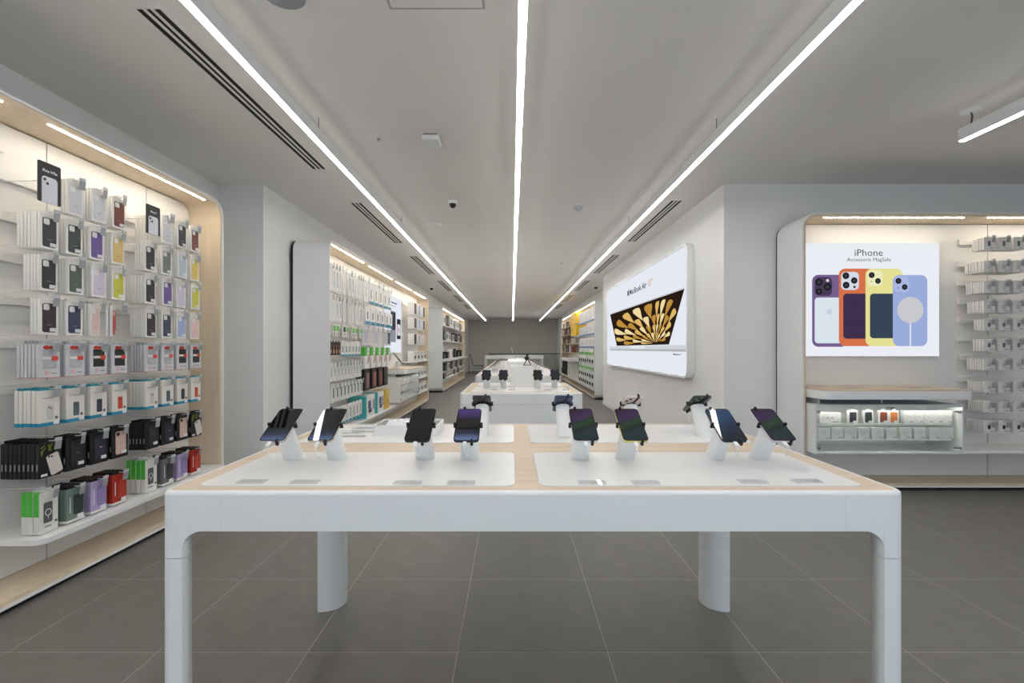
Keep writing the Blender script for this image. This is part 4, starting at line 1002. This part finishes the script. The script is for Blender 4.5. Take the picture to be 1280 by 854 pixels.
# white framed table far back
T4 = thing('service_table', 'white open framed table before the glass railing', 'table', T(0, 0, 0))
x0, x1, y0, y1, zt = -1.16, 1.33, 20.0, 20.9, 0.925
MB().slab(x0, y0, x1, y1, 0.05, zt, zt - 0.13, 0.006, axis='z').build('table_top', WHITE, T4)
for x in (x0 + 0.01, x1 - 0.09):
    for y in (y0 + 0.01, y1 - 0.09): MB().slab(x, y, x + 0.08, y + 0.08, 0.02, 0.0, zt - 0.1295, 0.002, axis='z').build('leg', WHITE, T4)
# glass balustrade with handrail
GB = thing('glass_balustrade', 'glass balustrade with dark handrail before the back wall', 'railing', T(0, 0, 0))
for k in range(3):
    MB().box(-1.12 + 1.12 * k, 22.4, 0.0, -0.02 + 1.12 * k, 22.415, 0.96).build('glass_panel', glassmat('green_glass', (0.86, 0.91, 0.89, 1)), GB)
MB().box(-1.15, 22.38, 0.96, 2.28, 22.435, 1.0).build('handrail', DSTEEL, GB, bevel=0.008)
hr = thing('stair_handrail', 'dark stair handrail sloping down at the left rear wall', 'railing', T(0, 0, 0))
MB().tube([(-2.03, 22.5, 0.98), (-1.98, 22.5, 0.96), (-1.86, 22.5, 0.46), (-1.80, 22.5, 0.42), (-1.35, 22.5, 0.42)], 0.022, 8).build('rail', DSTEEL, hr)
MB().tube([(-1.40, 22.5, 0.0), (-1.40, 22.5, 0.42)], 0.014, 8).build('post', DSTEEL, hr)
MB().tube([(-2.03, 22.5, 0.0), (-2.03, 22.5, 0.98)], 0.014, 8).build('post', DSTEEL, hr)

# ------------------------------------------------------------------ second left unit
Y2 = 5.02; L2 = 11.0 - Y2
M2 = T(-1.93, Y2, 0, R(90))
U2 = unit('long oak lined display unit on the left behind the large table', L2, M2, [(0.07, 1.26), (1.52, 2.76), (3.02, 4.24), (4.52, 5.70)], [1.16, 2.6, 4.3], panel_y=0.25,
          rails=[(0.06, 1.12, z) for z in (2.17, 1.83, 1.50, 1.315, 1.09, 0.85)] + [(1.2, 2.58, z) for z in (2.165, 1.79, 1.535, 1.255)] + [(4.33, 5.9, z) for z in (2.13, 1.84, 1.52)])
shelf(U2, 0.05, 2.75, -0.05, 0.249, 0.302, 0.028)
u2 = lambda y: y - Y2
LU = 'middle left unit'
def simple_pack(name, M, x, y, z, w, h, t, base, parts, label, cat, grp, tab=True):
    s = thing(name, label, cat, M @ T(x, y, z), grp)
    inst('box', box_mesh(name, round(w, 3), round(h, 3), round(t, 3), base), s)
    for nm, m, a, b, c, d in parts: face_part(s, nm, m, a, b, c, d, 0.001, -0.0014, 0.0014)
    if tab: inst('hang_tab', box_mesh('tab', 0.03, 0.016, 0.002, base), s).location = (w / 2 - 0.015, 0.004, h - 0.001)
    return s
yc = [5.07, 5.16, 5.25, 5.34, 5.47, 5.65, 5.77, 5.91, 6.00, 6.09]
bandc = [[(226, 196, 190), (150, 150, 152), (70, 72, 76), (214, 178, 160), (232, 226, 214), (120, 122, 128), (96, 98, 104), (222, 196, 196), (212, 198, 206), (226, 216, 200)],
         [(226, 224, 222), (214, 214, 222), (152, 152, 172), (122, 124, 176), (206, 206, 216), (222, 210, 206), (232, 230, 226), (206, 204, 208), (212, 190, 196), (90, 92, 100)]]
for r_, (z, h) in enumerate([(1.84, 0.31), (1.508, 0.302)]):
    for k, y in enumerate(yc):
        c = bandc[r_][k]
        for q in (1, 0):
            lb = 'watch band in tall white pack, %s of ten, %s row of %s' % (ORD[k], ROWN[r_], LU)
            if q: lb = 'spare pack behind %s watch band, %s row of %s' % (ORD[k], ROWN[r_], LU)
            simple_pack('watch_band_pack', M2, u2(y) + 0.01, 0.02 + 0.024 * q, z, 0.078, h - 0.02, 0.02, CARD, [] if q else [('band', col(*c), 0.032, 0.06, 0.047, h - 0.08), ('print', INKG, 0.02, 0.012, 0.05, 0.018)], lb, 'watch band', 'watch band packs, %s row' % ROWN[r_])
        hook(U2, u2(y) + 0.05, z + h - 0.012, 0.02, side=0.02, s=1.1)
for k, y in enumerate([5.07 + 0.103 * i for i in range(11)]):
    g_ = col(96, 188, 80)
    simple_pack('cable_pack', M2, u2(y), 0.02 if k % 3 else 0.07, 1.355, 0.082, 0.13, 0.02, CARD, [('green_patch', g_ if k not in (0, 4) else INK, 0.008, 0.06, 0.074, 0.118), ('picture', col(120, 120, 120), 0.028, 0.012, 0.052, 0.05)],
                'green topped cable pack, %s of eleven in third row of %s' % (ORD[k], LU), 'cable pack', 'green topped packs, third row')
for k in range(4):
    simple_pack('charger_pack', M2, u2(5.07 + 0.085 * k), 0.02, 1.150, 0.072, 0.145, 0.025, col(38, 36, 36), [('picture', col(190, 140, 110), 0.014, 0.02, 0.058, 0.06), ('sticker', col(120, 60, 46), 0.012, 0.085, 0.06, 0.11)],
                'dark charger pack, %s of four, fourth row of %s' % (ORD[k], LU), 'charger pack', 'dark packs, fourth row')
for k in range(6):
    simple_pack('charger_pack', M2, u2(5.42 + 0.118 * k), 0.02, 1.130, 0.098, 0.17, 0.03, CARD, [('teal_band', col(34, 140, 176), 0.001, 0.001, 0.097, 0.022), ('picture', col(150, 150, 152), 0.03, 0.05, 0.068, 0.12)],
                'white charger pack with teal base, %s of six, %s' % (ORD[k], LU), 'charger pack', 'teal based packs, fourth row')
for k, y in enumerate([5.08 + 0.108 * i for i in range(10)]):
    simple_pack('cable_pack', M2, u2(y), 0.02, 0.86, 0.09, 0.21, 0.022, CARD, [('picture', col(196, 196, 200), 0.026, 0.05, 0.064, 0.15), ('blue_print', col(130, 178, 214), 0.03, 0.105, 0.06, 0.12)],
                'pale cable pack with blue print, %s of ten, fifth row of %s' % (ORD[k], LU), 'cable pack', 'pale packs, fifth row')
    hook(U2, u2(y) + 0.045, 1.07, 0.02, side=0.02, s=1.1)
for k, y in enumerate([5.08 + 0.118 * i for i in range(9)]):
    simple_pack('cable_pack', M2, u2(y), 0.0, 0.64, 0.10, 0.19, 0.024, CARD, [('cable_picture', col(110, 112, 116), 0.032, 0.045, 0.066, 0.15)],
                'cable pack with grey plug, %s of nine, sixth row of %s' % (ORD[k], LU), 'cable pack', 'grey plug packs, sixth row')
    hook(U2, u2(y) + 0.05, 0.83, 0.0, side=0.02, s=1.1)
for k, y in enumerate([5.12 + 0.125 * i for i in range(8)]):
    simple_pack('adapter_pack', M2, u2(y), 0.0, 0.3625, 0.105, 0.20, 0.03, CARD, [('teal_band', col(34, 140, 176), 0.001, 0.001, 0.104, 0.024), ('picture', col(140, 142, 146), 0.04, 0.05, 0.064, 0.16)],
                'adapter pack with teal base, %s of eight, bottom row of %s' % (ORD[k], LU), 'adapter pack', 'teal based packs, bottom row')
yb_ = [6.24, 6.48, 6.72, 6.96, 7.22, 7.44]
picc = [(214, 206, 180), (150, 152, 160), (150, 152, 158), (176, 100, 62), (110, 112, 118), (70, 72, 78)]
for k, y in enumerate(yb_):
    simple_pack('tablet_case_pack', M2, u2(y) + 0.01, 0.02, 1.84, 0.20, 0.30, 0.03, CARD, [('teal_band', col(34, 140, 176), 0.001, 0.001, 0.199, 0.035 if k else 0.002), ('case_picture', col(*picc[k]), 0.06, 0.07, 0.10, 0.20)],
                'tablet case pack, %s of six, top row of %s' % (ORD[k], LU), 'tablet case', 'tablet case packs, top row')
    hook(U2, u2(y) + 0.12, 2.15, 0.02, side=0.02, s=1.4)
    simple_pack('tablet_case_pack', M2, u2(y) + 0.01, 0.0, 1.545, 0.20, 0.225, 0.03, CARD, [('teal_band', col(34, 140, 176), 0.001, 0.001, 0.199, 0.045), ('case_picture', col(96, 98, 104), 0.075, 0.07, 0.115, 0.17)],
                'tablet case pack with teal base, %s of six, second row of %s' % (ORD[k], LU), 'tablet case', 'tablet case packs, second row')
    pc = [(190, 194, 206), (214, 200, 202), (196, 200, 206), (216, 206, 204), (190, 192, 200), (80, 80, 84)][k]
    simple_pack('tablet_case_pack', M2, u2(y) + 0.01, 0.03, 1.265, 0.21, 0.25, 0.03, col(226, 224, 224), [('case', col(*pc), 0.022, 0.03, 0.188, 0.21)],
                'pastel tablet case in clear pack, %s of six in %s' % (ORD[k], LU), 'tablet case', 'pastel tablet cases, third row')
    hook(U2, u2(y) + 0.12, 1.51, 0.03, side=0.02, s=1.4)
for k, y in enumerate([6.22, 6.50, 6.78, 7.06, 7.34]):
    s = simple_pack('screen_film_pack', M2, u2(y), 0.0, 0.955, 0.205, 0.285, 0.05, CARD, [('green_block', col(92, 196, 76), 0.001, 0.17, 0.10, 0.284), ('print', INKG, 0.13, 0.22, 0.18, 0.23)],
                'white and bright green pack, %s of five in %s' % (ORD[k], LU), 'accessory pack', 'white and green packs, fourth row', tab=False)
    MB().prism([(0.10, 0.06), (0.20, 0.10), (0.20, 0.20), (0.14, 0.17)], -0.003, 0.0).build('phone_picture', col(196, 150, 140), s)
    MB().box(-0.001, 0.0005, 0.17, 0.002, 0.0495, 0.284).build('green_spine', col(92, 196, 76), s)
dkc = [(150, 110, 104), (170, 100, 84), (140, 84, 66), (60, 62, 56)]
for k, y in enumerate([6.22, 6.54, 6.86, 7.16]):
    simple_pack('rugged_tablet_pack', M2, u2(y), 0.0, 0.665, 0.215, 0.275, 0.12, col(26, 25, 25), [('case_picture', col(*dkc[k]), 0.075, 0.03, 0.20, 0.23)],
                'black pack with %s picture, above the teal boxes of %s' % (['rose', 'copper', 'brown', 'olive'][k], LU), 'tablet case', 'black packs, fifth row')
for k, (y, wd, c, nm) in enumerate([(6.20, 0.40, (74, 184, 184), 'first'), (6.72, 0.34, (74, 184, 184), 'second')]):
    s = simple_pack('keyboard_case_box', M2, u2(y), -0.02, 0.3025, wd, 0.295, 0.22, CARD, [('tablet_picture', col(84, 92, 150), 0.10, 0.12, 0.22, 0.22), ('keyboard_picture', col(70, 72, 84), 0.12, 0.06, 0.25, 0.115), ('side_picture', col(110, 96, 92), wd - 0.07, 0.09, wd - 0.03, 0.22)],
                '%s large white box with turquoise side on the bottom shelf' % nm, 'box', 'turquoise sided boxes', tab=False)
    MB().box(-0.002, -0.0012, 0.0, 0.03, 0.22, 0.296).build('turquoise_side', col(*c), s)
s = simple_pack('speaker_box', M2, u2(7.18), -0.02, 0.3025, 0.20, 0.29, 0.2, col(226, 196, 92), [('orange_print', col(226, 160, 90), 0.05, 0.02, 0.15, 0.16)], 'yellow box at the end of the bottom shelf', 'box', None, tab=False)
phone_poster(M2 @ T(u2(7.98), 0.222, 1.14), 'backlit poster of phones inside the middle left unit')
counter_cabinet(M2 @ T(u2(7.72), 0, 0), 'white glass fronted cabinet inside the middle left unit', Wd=1.50)
g = thing('tablet_display', 'black tablet tilted on a white stand on the cabinet ledge', 'tablet', M2 @ T(u2(7.98), 0.02, 0.8864))
MB().slab(-0.06, -0.05, 0.06, 0.05, 0.02, 0.0, 0.012, 0.001, axis='z').build('stand_base', WHITE, g)
MB().tube([(0, 0, 0.011), (0.0, -0.02, 0.12)], [0.03, 0.022], 12).build('stand_post', WHITE, g)
b_ = MB().slab(-0.13, -0.10, 0.13, 0.10, 0.012, -0.007, 0.0, 0.001).build('body', BLACK, g); b_.location = (0, -0.03, 0.17); b_.rotation_euler = (R(-38), R(12), 0)
for k, (x, z) in enumerate([(0.12, 0.59), (0.40, 0.59), (0.72, 0.59), (0.98, 0.59), (0.3, 0.4585), (0.75, 0.4585)]):
    simple_pack('boxed_gadget', M2 @ T(u2(7.72), 0, 0), x, 0.0, z + 0.0005, 0.2, 0.10 if k < 4 else 0.085, 0.1, CARD, [('picture', col(196, 196, 198), 0.05, 0.02, 0.13, 0.07)], '%s white box in the cabinet of the middle left unit' % ORD[k], 'box', 'white boxes in the middle left cabinet', tab=False)
shc = [['blk2', 'lblue', 'dgreen'], ['black', 'lblue', 'blk2'], ['blk2', 'clear', 'pink']]
for r_, (z, h) in enumerate([(1.905, 0.24), (1.62, 0.23), (1.30, 0.225)]):
    for k, y in enumerate([9.42, 9.85, 10.35]):
        simple_pack('headphone_case_pack', M2, u2(y), 0.02, z, 0.30, h, 0.12, CARD, [('case', C[shc[r_][k]], 0.05, 0.015, 0.25, h - 0.015)],
                    '%s case pack, %s row at the far end of %s' % (NM[shc[r_][k]], ROWN[r_], LU) + ('' if True else ''), 'case pack', 'case packs at the far end, %s row' % ROWN[r_])
for r_, z in enumerate([0.966, 0.617, 0.30]):
    shelf(U2, u2(9.30), L2 - 0.036, -0.01, 0.249, z, 0.022)
    for k in range(4):
        s = simple_pack('headphone_box', M2, u2(9.42 + 0.36 * k), 0.02, z + 0.0004, 0.26, 0.20, 0.12, CARD, [('print', INKG, 0.03, 0.16, 0.15, 0.175)], '%s headphone box from near end, %s far shelf of %s' % (ORD[k], ['upper', 'middle', 'lower'][r_], LU), 'box', 'headphone boxes, %s far shelf' % ['upper', 'middle', 'lower'][r_], tab=False)
        MB().prism(circ(0.09, 0.075, 0.035, 12), -0.002, 0.0).prism(circ(0.18, 0.085, 0.04, 12), -0.002, 0.0).build('headphone_picture', BLACK, s)

# ------------------------------------------------------------------ third left unit, far
Y3 = 13.2; L3 = 19.3 - Y3
M3 = T(-1.93, Y3, 0, R(90))
U3 = unit('far left oak lined display unit with gadget shelves', L3, M3, [(0.15, 1.9), (2.05, 3.9), (4.05, 5.9)], [2.0, 4.2])
LF = 'far left unit'
for r_, z in enumerate([1.89, 1.46, 0.36]):
    shelf(U3, 0.05, L3 - 0.05, -0.02, 0.249, z, 0.025)
MB().slab(0.1, -0.14, L3 - 0.05, 0.249, 0.06, 0.86, 0.93, 0.004, axis='z').build('ledge', WHITE, U3)
random.seed(11)
for r_, (z, hm) in enumerate([(1.8905, 0.36), (1.4605, 0.30), (0.9305, 0.28), (0.3605, 0.19)]):
    x = 0.25; k = 0
    while x < 5.5 and k < 12:
        wd = random.uniform(0.24, 0.42); hh = hm * random.uniform(0.65, 1.0)
        if r_ == 2: hh = random.uniform(0.10, 0.30)
        dk = random.random() < 0.35 or (r_ == 2 and k < 2)
        simple_pack('gadget_box', M3, x, 0.0, z, wd, hh, 0.18, col(44, 43, 45) if dk else CARD, [('picture', col(70, 68, 70) if not dk else col(130, 130, 132), wd * 0.2, hh * 0.25, wd * 0.75, hh * 0.75), ('print', INKG, wd * 0.1, hh * 0.86, wd * 0.6, hh * 0.91)],
                    '%s %s gadget box from near end, %s shelf of %s' % (ORD[k], 'dark' if dk else 'white', ['top', 'second', 'ledge', 'bottom'][r_], LF), 'box', 'gadget boxes, %s' % LF, tab=False)
        x += wd + random.uniform(0.03, 0.16) + (0.5 if r_ == 2 else 0); k += 1
s = thing('wall_screen', 'tall dark panel hung on the back of far left unit', 'screen', M3 @ T(0.25, 0.2, 1.02))
MB().slab(0, 0, 0.75, 0.36, 0.01, 0, 0.04, 0.002).build('body', BLACK, s); MB().box(0.02, -0.001, 0.02, 0.73, 0.001, 0.34).build('screen', SCREENS['dark'], s)
for k in range(7):
    simple_pack('gadget_box', M3, 0.5 + 0.7 * k, 0.0, 0.5795, 0.42, 0.22, 0.2, CARD if k % 2 else col(60, 58, 60), [('picture', col(60, 60, 64) if k % 2 else col(150, 150, 150), 0.08, 0.05, 0.32, 0.17)], '%s box hung under the ledge of %s' % (ORD[k], LF), 'box', 'boxes under the ledge, %s' % LF)
shelf(U3, 0.05, L3 - 0.05, -0.02, 0.249, 0.579, 0.02)

# ------------------------------------------------------------------ far right unit
YR0, YR1 = 11.3, 18.8; L4 = YR1 - YR0
M4 = T(1.97, YR1, 0, R(-90))
U4 = unit('far right oak lined display unit beyond the light box', L4, M4, [(0.15, 1.7), (1.85, 3.5), (3.65, 5.3), (5.45, 7.3)], [2.4, 4.0], depth=0.41)
LW = 'far right unit'
um = lambda y: YR1 - y
for r_, (z, h) in enumerate([(1.90, 0.34), (1.56, 0.26), (1.24, 0.26)]):
    for k in range(8):
        u = um(13.95) + 0.33 * k
        simple_pack('tablet_case_pack', M4, u, 0.0, z, 0.27, h, 0.05, CARD, [('teal_band', col(40, 132, 190), 0.001, 0.001, 0.269, 0.045), ('picture', col(206, 210, 214), 0.06, 0.08, 0.21, h - 0.04)], 'teal based pack, %s from far end, %s row of %s' % (ORD[k], ROWN[r_], LW), 'tablet case', 'teal based packs, %s' % LW)
for r_, (z, h, gr) in enumerate([(1.03, 0.17, 1), (0.84, 0.16, 2), (0.66, 0.16, 1), (0.47, 0.16, 2), (0.27, 0.17, 2)]):
    for k in range(7):
        u = um(13.95) + 0.37 * k
        if gr == 1:
            simple_pack('cable_pack', M4, u, 0.0, z, 0.29, h, 0.05, CARD, [('green_block', col(96, 190, 82), 0.002, 0.03, 0.288, h * 0.6)], 'green and white pack, %s from far end, %s row of %s' % (ORD[k], ROWN[3 + r_], LW), 'cable pack', 'green packs, %s' % LW)
        else:
            s = simple_pack('mouse_pack', M4, u, 0.0, z, 0.29, h, 0.05, col(226, 230, 226), [], 'white mouse pack, %s from far end, %s row of %s' % (ORD[k], ROWN[3 + r_], LW), 'mouse pack', 'mouse packs, %s' % LW)
            MB().prism(circ(0.15, h * 0.45, 0.06, 14, 0.045), -0.02, 0.0).build('mouse', BLACK, s)
for k, z in enumerate([1.9785, 1.6185]):
    simple_pack('storage_box', M4, um(15.4), -0.06, z, 1.3, 0.33, 0.28, col(238, 198, 34), [('print', col(206, 160, 20), 0.2, 0.12, 0.5, 0.2)], '%s bright yellow box in the far right unit' % ['upper', 'lower'][k], 'box', 'yellow boxes', tab=False)
MB().box(um(15.45), -0.02, 1.595, um(14.05), 0.249, 1.618).build('shelf', WHITE, U4); MB().box(um(15.45), -0.02, 1.955, um(14.05), 0.249, 1.978).build('shelf', WHITE, U4)
for r_, z in enumerate([2.0, 1.72, 1.40, 1.10]):
    MB().box(0.05, 0.0, z - 0.02, um(15.5), 0.249, z).build('shelf', WOOD, U4)
    for k in range(6):
        c = [(40, 40, 42), (206, 204, 200), (120, 66, 50), (36, 36, 38), (190, 150, 120), (50, 50, 54)][(k + r_) % 6]
        simple_pack('speaker_box', M4, 0.2 + 0.5 * k, 0.02, z + 0.0004, 0.3, 0.18 + 0.03 * ((k * 2 + r_) % 3), 0.15, col(*c), [('picture', col(150, 150, 150), 0.06, 0.04, 0.2, 0.12)], '%s small speaker box, %s oak shelf of %s' % (ORD[k], ROWN[r_], LW), 'box', 'speaker boxes, %s' % LW, tab=False)
MB().slab(um(17.0), -0.22, um(14.5), 0.249, 0.07, 0.82, 0.90, 0.004, axis='z').build('ledge', WHITE, U4)
shelf(U4, 0.05, L4 - 0.05, -0.02, 0.249, 0.24, 0.025)
for k in range(3):
    s = thing('backpack', '%s black backpack from far end in the far right unit' % ORD[k], 'backpack', M4 @ T(0.35 + 0.75 * k, 0.09, 0.2405), 'black backpacks')
    MB().slab(-0.22, 0, 0.22, 0.52, 0.12, -0.08, 0.12, 0.04).build('body', col(28, 28, 30, 0.8), s)
    MB().slab(-0.16, 0.05, 0.16, 0.26, 0.05, -0.12, -0.075, 0.02).build('pocket', col(36, 36, 38, 0.8), s)
    MB().tube([(-0.05, 0.02, 0.515), (-0.03, 0.02, 0.56), (0.03, 0.02, 0.56), (0.05, 0.02, 0.515)], 0.012, 6).build('handle', BLACK, s)
s = simple_pack('appliance_box', M4, um(16.4), -0.05, 0.2405, 0.9, 0.54, 0.28, CARD, [('picture', col(196, 200, 198), 0.2, 0.12, 0.6, 0.4)], 'large white box under the ledge of far right unit', 'box', None, tab=False)

for p in [o for o in bpy.data.objects if o.get('used')]: del p['used']
